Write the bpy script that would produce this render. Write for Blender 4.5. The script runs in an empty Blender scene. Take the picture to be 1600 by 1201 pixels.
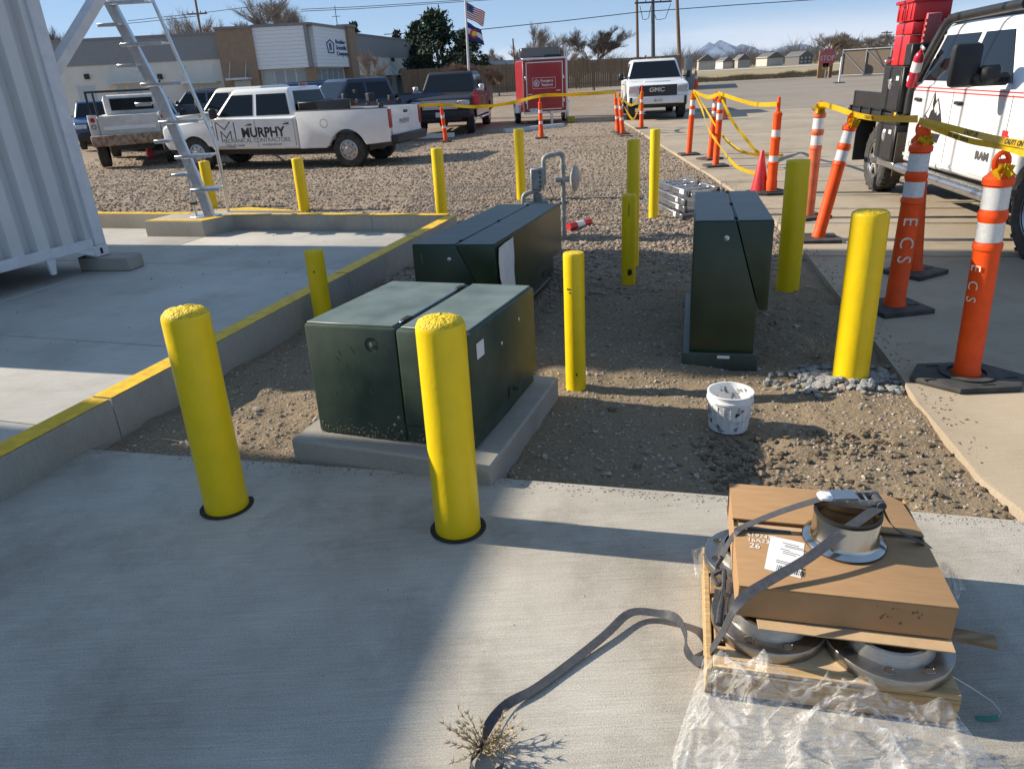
import bpy, bmesh, math, random
import numpy as np
from mathutils import Vector, Matrix, Quaternion, noise as mnoise
random.seed(7); NR = np.random.default_rng(11)
S = bpy.context.scene
COL = S.collection
R_ = math.radians

# ------------------------------------------------------------------ camera
FPX, CXP, CYP, CAMH = 1120.0, 800.0, 600.5, 1.73
_th = math.atan(.0532); _ph = math.atan(484.0/FPX)
_W = np.cos(_ph)*np.array([-np.sin(_th), np.cos(_th), 0]) + np.array([0, 0, np.sin(_ph)])
_F = np.array([0, 0, -1.]); _Y = _F-_W*(_F@_W); _Y /= np.linalg.norm(_Y); _X = np.cross(_Y, _W)
RW = np.array([_X, _Y, _W]); CP = np.array([0, 0, CAMH])
def ray(x, y): return RW@np.array([(x-CXP)/FPX, -(y-CYP)/FPX, -1.])
def G(x, y, z=0.):                     # photo pixel -> point on the level z
    r = ray(x, y); return Vector(CP+r*((z-CAMH)/r[2]))
def D(x, y, Y):                        # photo pixel -> point at the depth Y (metres ahead)
    r = ray(x, y); return Vector(CP+r*(Y/r[1]))
_u = ray(955, 3510); _u = -_u/np.linalg.norm(_u)
UP = Vector(_u) if _u[2] > 0 else Vector(-_u)      # true plumb; the yard itself slopes gently
cam = bpy.data.objects.new('camera', bpy.data.cameras.new('camera')); COL.objects.link(cam)
cam.data.sensor_width = 36; cam.data.lens = FPX/1600*36; cam.data.clip_end = 60000; cam.data.clip_start = .05
_m = Matrix([list(RW[0])+[CP[0]], list(RW[1])+[CP[1]], list(RW[2])+[CP[2]], [0, 0, 0, 1]])
cam.matrix_world = _m
S.camera = cam

# ------------------------------------------------------------------ light
SUN_EL, SUN_SL = R_(29.5), -.27
sdx = Vector((1, SUN_SL, 0)).normalized()              # shadows run this way
sun_to = Vector((-sdx.x*math.cos(SUN_EL), -sdx.y*math.cos(SUN_EL), math.sin(SUN_EL)))
sl = bpy.data.lights.new('sun', 'SUN'); sl.energy = 5.0; sl.angle = R_(.53); sl.color = (1, .91, .77)
so = bpy.data.objects.new('sun', sl); COL.objects.link(so)
so.rotation_euler = sun_to.to_track_quat('Z', 'Y').to_euler()
w = bpy.data.worlds.new('World'); S.world = w; w.use_nodes = True
nt = w.node_tree; nt.nodes.clear()
sky = nt.nodes.new('ShaderNodeTexSky'); sky.sky_type = 'NISHITA'; sky.sun_disc = False
sky.sun_elevation = SUN_EL; sky.sun_rotation = math.atan2(sun_to.x, sun_to.y)
sky.air_density = 1.0; sky.dust_density = .05; sky.ozone_density = 3.0; sky.altitude = 2200
tc = nt.nodes.new('ShaderNodeTexCoord'); sp = nt.nodes.new('ShaderNodeSeparateXYZ')
mp = nt.nodes.new('ShaderNodeMapping'); mp.inputs['Scale'].default_value = (2.2, 2.2, 16)
nz = nt.nodes.new('ShaderNodeTexNoise'); nz.inputs['Scale'].default_value = 1.1; nz.inputs['Detail'].default_value = 5
nt.links.new(tc.outputs['Generated'], sp.inputs[0]); nt.links.new(tc.outputs['Generated'], mp.inputs[0]); nt.links.new(mp.outputs[0], nz.inputs['Vector'])
band = nt.nodes.new('ShaderNodeMapRange'); band.interpolation_type = 'SMOOTHSTEP'      # a low bank of thin cloud along the horizon
for k, v in (('From Min', .02), ('From Max', .06), ('To Min', 1), ('To Max', 0)): band.inputs[k].default_value = v
nt.links.new(sp.outputs['Z'], band.inputs['Value'])
rmp = nt.nodes.new('ShaderNodeMapRange'); rmp.interpolation_type = 'SMOOTHSTEP'
for k, v in (('From Min', .36), ('From Max', .56), ('To Min', .1), ('To Max', 1)): rmp.inputs[k].default_value = v
nt.links.new(nz.outputs['Fac'], rmp.inputs['Value'])
mul = nt.nodes.new('ShaderNodeMath'); mul.operation = 'MULTIPLY'
nt.links.new(band.outputs[0], mul.inputs[0]); nt.links.new(rmp.outputs[0], mul.inputs[1])
mul2 = nt.nodes.new('ShaderNodeMath'); mul2.operation = 'MULTIPLY'; mul2.inputs[1].default_value = .85
nt.links.new(mul.outputs[0], mul2.inputs[0])
mixc = nt.nodes.new('ShaderNodeMix'); mixc.data_type = 'RGBA'
mixc.inputs[7].default_value = (6.0, 6.2, 6.6, 1)
even = nt.nodes.new('ShaderNodeMix'); even.data_type = 'RGBA'; even.inputs[0].default_value = .68      # flat blue mixed in to even the dome and lift the ambient fill
even.inputs[7].default_value = (2.05, 3.2, 4.95, 1); nt.links.new(sky.outputs[0], even.inputs[6])
nt.links.new(mul2.outputs[0], mixc.inputs[0]); nt.links.new(even.outputs[2], mixc.inputs[6])
bg = nt.nodes.new('ShaderNodeBackground'); bg.inputs[1].default_value = .088
ow = nt.nodes.new('ShaderNodeOutputWorld')
nt.links.new(mixc.outputs[2], bg.inputs[0]); nt.links.new(bg.outputs[0], ow.inputs[0])
S.render.engine = 'CYCLES'
S.view_settings.view_transform = 'Standard'; S.view_settings.look = 'None'
S.view_settings.exposure = 0.68; S.view_settings.gamma = 1; S.view_settings.use_curve_mapping = False

# ------------------------------------------------------------------ helpers
MATS = {}
def lk(nt, a, b): nt.links.new(a, b)
def mat(name, col, rough=.6, metal=0., var=.12, vs=6., bump=0., bs=60., coat=0., stretch=None, col2=None, spec=.5, det=6, trans=0., alpha=1., thr=(.35, .65), bdist=.01):
    if name in MATS: return MATS[name]
    m = bpy.data.materials.new(name); m.use_nodes = True; MATS[name] = m
    nt = m.node_tree; b = nt.nodes['Principled BSDF']
    b.inputs['Roughness'].default_value = rough; b.inputs['Metallic'].default_value = metal
    b.inputs['Specular IOR Level'].default_value = spec
    if coat: b.inputs['Coat Weight'].default_value = coat; b.inputs['Coat Roughness'].default_value = .06
    if trans: b.inputs['Transmission Weight'].default_value = trans
    if alpha < 1: b.inputs['Alpha'].default_value = alpha
    tc = nt.nodes.new('ShaderNodeTexCoord'); vec = tc.outputs['Object']
    if stretch:
        mp = nt.nodes.new('ShaderNodeMapping'); mp.inputs['Scale'].default_value = stretch; lk(nt, vec, mp.inputs[0]); vec = mp.outputs[0]
    if var or col2:
        n = nt.nodes.new('ShaderNodeTexNoise'); n.inputs['Scale'].default_value = vs; n.inputs['Detail'].default_value = det; n.inputs['Roughness'].default_value = .62
        lk(nt, vec, n.inputs['Vector'])
        r = nt.nodes.new('ShaderNodeValToRGB'); e = r.color_ramp.elements
        e[0].position, e[1].position = thr
        c2 = col2 or tuple(min(1, c*(1+var)) for c in col); c1 = col if col2 else tuple(c*(1-var) for c in col)
        e[0].color = (*c1[:3], 1); e[1].color = (*c2[:3], 1)
        lk(nt, n.outputs['Fac'], r.inputs[0]); lk(nt, r.outputs[0], b.inputs['Base Color'])
    else: b.inputs['Base Color'].default_value = (*col[:3], 1)
    if bump:
        n2 = nt.nodes.new('ShaderNodeTexNoise'); n2.inputs['Scale'].default_value = bs; n2.inputs['Detail'].default_value = 4
        lk(nt, vec, n2.inputs['Vector'])
        bp = nt.nodes.new('ShaderNodeBump'); bp.inputs['Strength'].default_value = bump; bp.inputs['Distance'].default_value = bdist
        lk(nt, n2.outputs['Fac'], bp.inputs['Height']); lk(nt, bp.outputs[0], b.inputs['Normal'])
    return m

def T(x=0, y=0, z=0): return Matrix.Translation((x, y, z))
def RZ(a): return Matrix.Rotation(a, 4, 'Z')
def RX(a): return Matrix.Rotation(a, 4, 'X')
def RY(a): return Matrix.Rotation(a, 4, 'Y')
I4 = Matrix.Identity(4)
class B:
    def __init__(s): s.bm = bmesh.new()
    def box(s, c, size, M=I4, bev=0, seg=1):
        r = bmesh.ops.create_cube(s.bm, size=1, matrix=M@T(*c)@Matrix.Diagonal((*size, 1)))
        if bev:
            ed = list({e for v in r['verts'] for e in v.link_edges})
            bmesh.ops.bevel(s.bm, geom=ed, offset=bev, segments=seg, profile=.5, affect='EDGES')
        return s
    def ring(s, pts): return [s.bm.verts.new(p) for p in pts]
    def loft(s, rings, closed=True, caps=True, loop=False):
        R = [s.ring(r) for r in rings]; n = len(R[0])
        pairs = list(zip(R, R[1:])) + ([(R[-1], R[0])] if loop else [])
        for a, b in pairs:
            for i in range(n if closed else n-1):
                j = (i+1) % n
                try: s.bm.faces.new((a[i], a[j], b[j], b[i]))
                except ValueError: pass
        if caps and closed and not loop:
            s.bm.faces.new(R[0][::-1]); s.bm.faces.new(R[-1])
        return s
    def tube(s, pts, r, n=8, caps=True, loop=False):
        pts = [Vector(p) for p in pts]; rs = r if isinstance(r, (list, tuple)) else [r]*len(pts)
        rings = []; pn = None; L = len(pts)
        for i, p in enumerate(pts):
            if loop: t = (pts[(i+1) % L]-pts[i-1])
            else: t = (pts[min(i+1, L-1)]-pts[max(i-1, 0)])
            t = t.normalized() if t.length > 1e-9 else Vector((0, 0, 1))
            if pn is None: pn = t.orthogonal().normalized()
            pn = pn-t*pn.dot(t)
            pn = pn.normalized() if pn.length > 1e-6 else t.orthogonal().normalized()
            q = t.cross(pn)
            rings.append([p+(pn*math.cos(2*math.pi*k/n)+q*math.sin(2*math.pi*k/n))*rs[i] for k in range(n)])
        return s.loft(rings, True, caps, loop)
    def cyl(s, p0, p1, r, r1=None, n=20): return s.tube([p0, p1], [r, r if r1 is None else r1], n)
    def lathe(s, prof, n=24, M=I4, a0=0, a1=2*math.pi):
        full = abs(a1-a0-2*math.pi) < 1e-6; k = n if full else n+1
        rings = [[M@Vector((r*math.cos(a0+(a1-a0)*i/n), r*math.sin(a0+(a1-a0)*i/n), z)) for i in range(k)] for r, z in prof]
        R = []
        for ring, (r, z) in zip(rings, prof):
            R.append([s.bm.verts.new(M@Vector((0, 0, z)))]*k if r < 1e-6 else s.ring(ring))
        for a, b in zip(R, R[1:]):
            for i in range(n):
                j = (i+1) % k
                vs = []
                for v in (a[i], a[j], b[j], b[i]):
                    if v not in vs: vs.append(v)
                if len(vs) > 2:
                    try: s.bm.faces.new(vs)
                    except ValueError: pass
        return s
    def prism(s, poly, h0, h1, M=I4, bev=0, seg=2):
        a = [s.bm.verts.new(M@Vector((x, y, h0))) for x, y in poly]; b = [s.bm.verts.new(M@Vector((x, y, h1))) for x, y in poly]
        n = len(poly); s.bm.faces.new(a[::-1]); s.bm.faces.new(b)
        for i in range(n): s.bm.faces.new((a[i], a[(i+1) % n], b[(i+1) % n], b[i]))
        if bev:
            ed = [e for v in a for e in v.link_edges if e.other_vert(v) in a]+[e for v in b for e in v.link_edges if e.other_vert(v) in b]
            bmesh.ops.bevel(s.bm, geom=list(set(ed)), offset=bev, segments=seg, profile=.5, affect='EDGES')
        return s
    def faces(s, vs, fs):
        V = [s.bm.verts.new(v) for v in vs]
        for f in fs: s.bm.faces.new([V[i] for i in f])
        return s
    def ribbon(s, pts, width, side, th=.002):
        """flat strap along pts; side = vector or list of vectors giving the width direction"""
        pts = [Vector(p) for p in pts]; L = len(pts); rings = []
        for i, p in enumerate(pts):
            sd = Vector(side[i] if isinstance(side, list) else side)
            t = (pts[min(i+1, L-1)]-pts[max(i-1, 0)]).normalized(); sd = (sd-t*sd.dot(t)).normalized(); nn = t.cross(sd)
            rings.append([p-sd*width/2-nn*th/2, p+sd*width/2-nn*th/2, p+sd*width/2+nn*th/2, p-sd*width/2+nn*th/2])
        return s.loft(rings)
    def done(s, name, m=None, parent=None, smooth=40, M=None):
        me = bpy.data.meshes.new(name)
        bmesh.ops.recalc_face_normals(s.bm, faces=s.bm.faces)
        if M is not None: s.bm.transform(M)
        s.bm.to_mesh(me); s.bm.free()
        if smooth:
            me.polygons.foreach_set('use_smooth', [True]*len(me.polygons)); me.set_sharp_from_angle(angle=R_(smooth))
        return link(name, me, m, parent)
def link(name, me, m=None, parent=None):
    o = bpy.data.objects.new(name, me); COL.objects.link(o)
    if m: me.materials.append(m) if not me.materials else None
    if parent: o.parent = parent
    return o
def npmesh(name, V, Fc, m=None, parent=None, smooth=False):
    """V (n,3), Fc (k,3 or 4) numpy -> object"""
    me = bpy.data.meshes.new(name); V = np.asarray(V, np.float32); Fc = np.asarray(Fc, np.int32); k = Fc.shape[1]
    me.vertices.add(len(V)); me.vertices.foreach_set('co', V.ravel())
    me.loops.add(Fc.size); me.loops.foreach_set('vertex_index', Fc.ravel())
    me.polygons.add(len(Fc)); me.polygons.foreach_set('loop_start', np.arange(0, Fc.size, k, dtype=np.int32))
    me.polygons.foreach_set('use_smooth', np.full(len(Fc), smooth)); me.update(calc_edges=True); me.validate()
    return link(name, me, m, parent)
def tag(o, label=None, cat=None, group=None, kind=None):
    if label: o['label'] = label
    if cat: o['category'] = cat
    if group: o['group'] = group
    if kind: o['kind'] = kind
    return o
def root(name, label, cat, loc=(0, 0, 0), rz=0., group=None, plumb=False):
    o = bpy.data.objects.new(name, None); COL.objects.link(o); o.empty_display_size = .1
    o.location = loc
    if plumb:
        o.rotation_mode = 'QUATERNION'; o.rotation_quaternion = Vector((0, 0, 1)).rotation_difference(UP)@Quaternion((0, 0, 1), rz)
    else: o.rotation_euler = (0, 0, rz)
    return tag(o, label, cat, group)
def struct(o): o['kind'] = 'structure'; return o
def dup(o, loc, rz=0., label=None, group=None, parent=None):
    c = o.copy(); COL.objects.link(c); c.parent = parent
    if parent is None:
        c.location = loc
        if c.rotation_mode == 'QUATERNION': c.rotation_quaternion = Vector((0, 0, 1)).rotation_difference(UP)@Quaternion((0, 0, 1), rz)
        else: c.rotation_euler = (0, 0, rz)
        if label: c['label'] = label
        if group: c['group'] = group
    for ch in list(o.children): dup(ch, None, parent=c)
    return c
_fc = {}
def text(name, s, size, m, parent, M, depth=.002, align='LEFT', bold=0., sx=1.):
    """flat lettering as a mesh; text runs along local x, up local y"""
    cu = bpy.data.curves.new('t', 'FONT'); cu.body = s; cu.size = size; cu.extrude = depth; cu.align_x = align; cu.offset = bold; cu.resolution_u = 3
    o = bpy.data.objects.new('t', cu); COL.objects.link(o); bpy.context.view_layer.update()
    me = bpy.data.meshes.new_from_object(o.evaluated_get(bpy.context.evaluated_depsgraph_get()))
    bpy.data.objects.remove(o); bpy.data.curves.remove(cu)
    me.materials.clear(); me.name = name; me.transform(M@Matrix.Diagonal((sx, 1, 1, 1)))
    return link(name, me, m, parent)
def sm(t): t = np.clip(t, 0, 1); return t*t*(3-2*t)
def V3(*a): return Vector(a)
def copyset(src, names): pass
def fr(o, x, y, z):           # frame: origin o, axes as columns
    x, y, z = Vector(x), Vector(y), Vector(z)
    return Matrix(((x.x, y.x, z.x, o[0]), (x.y, y.y, z.y, o[1]), (x.z, y.z, z.z, o[2]), (0, 0, 0, 1)))
# ================================================================== SETTING
def vnoise(x, y, s, seed=0):
    x = np.asarray(x)/s+seed*17.3; y = np.asarray(y)/s-seed*9.1
    xi = np.floor(x).astype(np.int64); yi = np.floor(y).astype(np.int64); fx = x-xi; fy = y-yi
    def h(a, b):
        n = (a*374761393+b*668265263+seed*974634777) & 0xffffffff
        n = ((n ^ (n >> 13))*1274126177) & 0xffffffff
        return ((n ^ (n >> 16)) & 0xffff)/65535.
    u = fx*fx*(3-2*fx); v = fy*fy*(3-2*fy)
    return (h(xi, yi)*(1-u)+h(xi+1, yi)*u)*(1-v)+(h(xi, yi+1)*(1-u)+h(xi+1, yi+1)*u)*v-.5
def zt(x, y):
    """height of the dirt and gravel"""
    x = np.asarray(x, float); y = np.asarray(y, float)
    near = 1-sm((y-9)/6)
    z = -.045+.03*vnoise(x, y, .55, 1)*near+.034*vnoise(x, y, .19, 2)*near+.020*vnoise(x, y, .085, 12)*near+.02*vnoise(x, y, 1.7, 3)
    z = z-.11*sm((y-11)/5)*sm((.5-x)/4)*(1-sm((y-24)/8))
    z = z+.03*np.exp(-((x-1.9)**2+(y-3.75)**2)/.12)          # loose heap round the corner bollard
    z = z+.45*sm((y-34)/8)*(1-sm((y-64)/8))*sm((9.5-x)/3)*sm((x+4)/4)     # gravel bank below the fence
    far = sm((y-60)/30)
    return z*(1-far)-.05*far
def stone_mat(name, cols, scale, br=.35, bstr=.6):
    m = bpy.data.materials.new(name); m.use_nodes = True; nt = m.node_tree; b = nt.nodes['Principled BSDF']
    b.inputs['Roughness'].default_value = .9; b.inputs['Specular IOR Level'].default_value = .25
    g = nt.nodes.new('ShaderNodeNewGeometry'); tc = nt.nodes.new('ShaderNodeTexCoord')
    r = nt.nodes.new('ShaderNodeValToRGB'); lk(nt, g.outputs['Random Per Island'], r.inputs[0])
    e = r.color_ramp.elements
    for i, c in enumerate(cols):
        el = e[i] if i < 2 else e.new(0)
        el.position = i/(len(cols)-1); el.color = (*c, 1)
    n = nt.nodes.new('ShaderNodeTexNoise'); n.inputs['Scale'].default_value = scale; lk(nt, tc.outputs['Object'], n.inputs['Vector'])
    mx = nt.nodes.new('ShaderNodeMix'); mx.data_type = 'RGBA'; mx.blend_type = 'MULTIPLY'; mx.inputs[0].default_value = br
    lk(nt, r.outputs[0], mx.inputs[6]); lk(nt, n.outputs['Color'], mx.inputs[7]); lk(nt, mx.outputs[2], b.inputs['Base Color'])
    return m
GRAV = [(.24, .195, .15), (.39, .33, .265), (.52, .46, .385), (.30, .255, .21), (.60, .55, .475), (.42, .335, .26)]
DIRT = [(.22, .168, .115), (.31, .245, .175), (.40, .33, .245), (.26, .20, .14), (.50, .44, .36)]
def ground_mat():
    m = bpy.data.materials.new('ground'); m.use_nodes = True; nt = m.node_tree; b = nt.nodes['Principled BSDF']
    b.inputs['Roughness'].default_value = .95; b.inputs['Specular IOR Level'].default_value = .2
    tc = nt.nodes.new('ShaderNodeTexCoord'); P = tc.outputs['Object']
    def noise(s, d=6):
        n = nt.nodes.new('ShaderNodeTexNoise'); n.inputs['Scale'].default_value = s; n.inputs['Detail'].default_value = d; n.inputs['Roughness'].default_value = .65; lk(nt, P, n.inputs['Vector']); return n.outputs['Fac']
    def ramp(f, cols, pos=None):
        r = nt.nodes.new('ShaderNodeValToRGB'); e = r.color_ramp.elements
        for i, c in enumerate(cols):
            el = e[i] if i < 2 else e.new(0)
            el.position = pos[i] if pos else i/(len(cols)-1); el.color = (*c, 1)
        lk(nt, f, r.inputs[0]); return r.outputs[0]
    def mix(f, a, c, mode='MIX', fac=None):
        x = nt.nodes.new('ShaderNodeMix'); x.data_type = 'RGBA'; x.blend_type = mode
        if fac is not None: x.inputs[0].default_value = fac
        else: lk(nt, f, x.inputs[0])
        lk(nt, a, x.inputs[6]); lk(nt, c, x.inputs[7]); return x.outputs[2]
    vo = nt.nodes.new('ShaderNodeTexVoronoi'); vo.inputs['Scale'].default_value = 26; lk(nt, P, vo.inputs['Vector'])
    sc = nt.nodes.new('ShaderNodeSeparateColor'); lk(nt, vo.outputs['Color'], sc.inputs[0])
    grav = ramp(sc.outputs[0], GRAV)
    grav = mix(None, grav, ramp(noise(.35), [(.72, .67, .61), (1.1, 1.08, 1.05)], (.35, .7)), 'MULTIPLY', .8)
    dirt = ramp(noise(5), [(.095, .066, .041), (.175, .128, .081), (.275, .21, .139)], (.3, .52, .72))
    dirt = mix(None, dirt, ramp(noise(60), [(.55, .55, .55), (1.25, 1.22, 1.18)], (.3, .7)), 'MULTIPLY', .7)
    sx = nt.nodes.new('ShaderNodeSeparateXYZ'); lk(nt, P, sx.inputs[0])
    ad = nt.nodes.new('ShaderNodeMath'); ad.operation = 'MULTIPLY_ADD'; lk(nt, noise(.9), ad.inputs[0]); ad.inputs[1].default_value = 3.2; lk(nt, sx.outputs[1], ad.inputs[2])
    mr = nt.nodes.new('ShaderNodeMapRange'); mr.inputs['From Min'].default_value = 7.6; mr.inputs['From Max'].default_value = 8.9; lk(nt, ad.outputs[0], mr.inputs['Value'])
    col = mix(mr.outputs[0], dirt, grav)
    lk(nt, col, b.inputs['Base Color'])
    bp = nt.nodes.new('ShaderNodeBump'); bp.inputs['Strength'].default_value = .9; bp.inputs['Distance'].default_value = .02; bp.invert = True
    vm = nt.nodes.new('ShaderNodeMath'); vm.operation = 'MULTIPLY'; lk(nt, vo.outputs['Distance'], vm.inputs[0]); lk(nt, mr.outputs[0], vm.inputs[1]); lk(nt, vm.outputs[0], bp.inputs['Height'])
    bp2 = nt.nodes.new('ShaderNodeBump'); bp2.inputs['Strength'].default_value = 1.0; bp2.inputs['Distance'].default_value = .022
    lk(nt, noise(30, 10), bp2.inputs['Height']); lk(nt, bp.outputs[0], bp2.inputs['Normal'])
    lk(nt, bp2.outputs[0], b.inputs['Normal'])
    return m
def conc_mat(name, c1, c2, ang=0., streak=.5, spk=.25, bump=.35, stain=(.55, .5, .45), stain_f=.35, big=.55):
    m = bpy.data.materials.new(name); m.use_nodes = True; nt = m.node_tree; b = nt.nodes['Principled BSDF']
    b.inputs['Roughness'].default_value = .88; b.inputs['Specular IOR Level'].default_value = .3
    tc = nt.nodes.new('ShaderNodeTexCoord'); P = tc.outputs['Object']
    mp = nt.nodes.new('ShaderNodeMapping'); mp.inputs['Rotation'].default_value = (0, 0, ang); mp.inputs['Scale'].default_value = (1.3, 70, 1); lk(nt, P, mp.inputs[0])
    def noise(s, d=6, v=None, rgh=.6):
        n = nt.nodes.new('ShaderNodeTexNoise'); n.inputs['Scale'].default_value = s; n.inputs['Detail'].default_value = d; n.inputs['Roughness'].default_value = rgh; lk(nt, v or P, n.inputs['Vector']); return n.outputs['Fac']
    def ramp(f, a, c, p0, p1):
        r = nt.nodes.new('ShaderNodeValToRGB'); e = r.color_ramp.elements; e[0].position = p0; e[1].position = p1
        e[0].color = (*a, 1); e[1].color = (*c, 1); lk(nt, f, r.inputs[0]); return r.outputs[0]
    def mix(a, c, mode, fac):
        x = nt.nodes.new('ShaderNodeMix'); x.data_type = 'RGBA'; x.blend_type = mode; x.inputs[0].default_value = fac; lk(nt, a, x.inputs[6]); lk(nt, c, x.inputs[7]); return x.outputs[2]
    col = ramp(noise(big), c1, c2, .36, .66)
    st = noise(2.6, 4, mp.outputs[0])
    col = mix(col, ramp(st, (.72, .72, .72), (1.12, 1.12, 1.12), .32, .68), 'MULTIPLY', streak)
    col = mix(col, ramp(noise(170, 3), (.6, .58, .55), (1.2, 1.2, 1.2), .3, .7), 'MULTIPLY', spk)
    col = mix(col, ramp(noise(1.7, 8, None, .7), stain, (1, 1, 1), .33, .5), 'MULTIPLY', stain_f)
    col = mix(col, ramp(noise(14, 9, None, .75), (.45, .43, .4), (1, 1, 1), .24, .36), 'MULTIPLY', .5)
    lk(nt, col, b.inputs['Base Color'])
    bp = nt.nodes.new('ShaderNodeBump'); bp.inputs['Strength'].default_value = bump; bp.inputs['Distance'].default_value = .004
    lk(nt, st, bp.inputs['Height'])
    bp2 = nt.nodes.new('ShaderNodeBump'); bp2.inputs['Strength'].default_value = bump; bp2.inputs['Distance'].default_value = .003
    lk(nt, noise(220, 3), bp2.inputs['Height']); lk(nt, bp.outputs[0], bp2.inputs['Normal']); lk(nt, bp2.outputs[0], b.inputs['Normal'])
    MATS[name] = m
    return m
# ---- ground sheet (to the horizon)
def axis(fine0, fine1, st, lo, hi, g=1.16):
    a = list(np.arange(fine0, fine1+1e-6, st)); d = st; x = fine0; left = []
    while x > lo: d *= g; x -= d; left.append(x)
    d = st; x = fine1; right = []
    while x < hi: d *= g; x += d; right.append(x)
    return np.array(left[::-1]+a+right)
gx = axis(-2.6, 3.2, .03, -2500, 2500, 1.12); gy = axis(2.2, 9, .03, -60, 5200, 1.12)
XX, YY = np.meshgrid(gx, gy); ZZ = zt(XX, YY)
nx, ny = len(gx), len(gy); idx = np.arange(nx*ny).reshape(ny, nx)
Fq = np.stack([idx[:-1, :-1], idx[:-1, 1:], idx[1:, 1:], idx[1:, :-1]], -1).reshape(-1, 4)
struct(npmesh('ground', np.stack([XX.ravel(), YY.ravel(), ZZ.ravel()], 1), Fq, ground_mat(), smooth=True))
# ---- concrete pads
PAD = conc_mat('pad_concrete', (.40, .365, .31), (.58, .54, .47), R_(14), .6, .6, .7, (.58, .56, .53), .65, .9)
SLAB = conc_mat('slab_concrete', (.44, .415, .37), (.58, .55, .495), R_(-18), .5, .3, .4)
PAVE = conc_mat('pavement_concrete', (.36, .295, .215), (.45, .375, .28), R_(80), .35, .5, .5, (.6, .55, .5), .5)
KERBC = conc_mat('kerb_concrete', (.34, .315, .27), (.45, .42, .365), 0, .25, .5, .6)
def slab(name, poly, z0, z1, m, parent=None, bev=.012):
    return B().prism(poly, z0, z1, bev=bev).done(name, m, parent, 30)
struct(slab('concrete_pad', [(-2.52, 3.5), (-.17, 2.93), (.893, 2.66), (2.02, 2.36), (9, .5), (9, -9), (-9, -9), (-9, 1.5), (-3.3, .9)], -.18, 0, PAD))
ku = Vector((.308, .951)); kv = Vector((-.951, .308)); k0 = Vector((-2.215, 3.612))           # along / away from the long kerb
def K(u, v): p = k0+ku*u+kv*v; return (p.x, p.y)
def uv(p): q = Vector((p[0], p[1]))-k0; return q.dot(ku), q.dot(kv)
uj1 = uv(G(120, 531))[0]; uj2 = uv(G(30, 660))[0]; vj = uv(G(105, 439))[1]; uE = uv((-1.55, 9.05))[0]
sb = struct(slab('container_slab', [K(-6, .05), K(uE+.1, .05), K(uE+.1, 9), K(-6, 9)], -.2, -.025, KERBC, None, 0))
g_ = .005
us = [-6, uj2, uj1, (uj1+uE)/2+.25, uE+.08]; vs_ = [.06, vj, 9]
for i in range(4):
    for j in range(2):
        slab('slab_panel', [K(us[i]+g_, vs_[j]+g_), K(us[i+1]-g_, vs_[j]+g_), K(us[i+1]-g_, vs_[j+1]-g_), K(us[i]+g_, vs_[j+1]-g_)], -.02, 0, SLAB, sb, .008)
# ---- kerb with painted top
YEL = mat('kerb_yellow', (.72, .44, .012), .55, var=.18, vs=14, bump=.35, bs=90, det=8)
KW = .14
def kerb_run(a, b, joints, ztop=.2, inner=1):
    """block kerb from a to b (plan), cut at the joints; the paint is its own sheet"""
    a, b = Vector(a), Vector(b); L = (b-a).length; t = (b-a)/L; n = Vector((-t.y, t.x))*inner
    cuts = [0]+joints+[L]
    for i in range(len(cuts)-1):
        s0, s1 = cuts[i]+.003, cuts[i+1]-.003
        def q(s, w): p = a+t*s+n*w; return (p.x, p.y)
        o = struct(slab('kerb', [q(s0, 0), q(s1, 0), q(s1, KW), q(s0, KW)], -.2, ztop, KERBC, None, .014))
        B().prism([q(s0+.006, .004), q(s1-.006, .004), q(s1-.006, KW-.004), q(s0+.006, KW-.004)], ztop+.001, ztop+.004).done('painted_top', YEL, o)
kc = K(uE, 0)
kerb_run(K(-3.2, 0), kc, [3.2+.02, 5.9, 7.4])
kerb_run(Vector(kc)+kv*KW, K(uE, 2.32), [1.0], inner=-1)
kerb_run(K(uE, 3.9), K(uE, 8.5), [2.2], inner=-1)
# raised base of the stair, joined to the kerb
ba = [(-4.70, 9.56), (-3.85, 9.31), (-3.56, 9.69), (-2.62, 9.42), (-2.72, 9.72), (-3.55, 10.3), (-4.5, 10.12)]
sbase = struct(slab('stair_base', ba, -.2, .2, KERBC, None, .015))
B().prism([(-4.69, 9.565), (-3.85, 9.322), (-3.57, 9.692), (-2.64, 9.43), (-2.68, 9.5), (-3.6, 9.8), (-3.95, 9.45), (-4.63, 9.66)], .201, .204).done('painted_top', YEL, sbase)
B().prism([(-4.02, 10.19), (-2.75, 9.72), (-2.85, 9.84), (-3.55, 10.28)], .201, .204).done('painted_top', YEL, sbase)
# ---- right pavement and the road beyond
pv = [(2.05, 2.40), (2.037, 2.69), (2.12, 3.1), (2.18, 3.45), (2.277, 3.83), (2.36, 4.2), (2.944, 6.97), (3.288, 8.95), (3.55, 12.5), (3.883, 17.87), (4.44, 26.8), (4.9, 31), (20, 27), (20, -3), (9, .55)]
struct(slab('pavement', pv, -.2, 0, PAVE, None, .02))
jm = mat('joint_filler', (.10, .085, .07), .9)
p_ = bpy.data.objects['pavement']
for a, b in [((3.6, 13.2), (20, 9.3)), ((4.05, 20.5), (20, 16.7)), ((2.9, 6.7), (20, 2.6))]:
    a, b = Vector(a), Vector(b); n = Vector((-(b-a).y, (b-a).x)).normalized()*.006
    B().prism([(a-n)[:], (b-n)[:], (b+n)[:], (a+n)[:]], .0005, .003).done('joint', jm, p_)
ASPH = conc_mat('asphalt', (.24, .205, .165), (.31, .265, .215), 0, .1, .55, .5, (.7, .7, .7), .5, .12)
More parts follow.
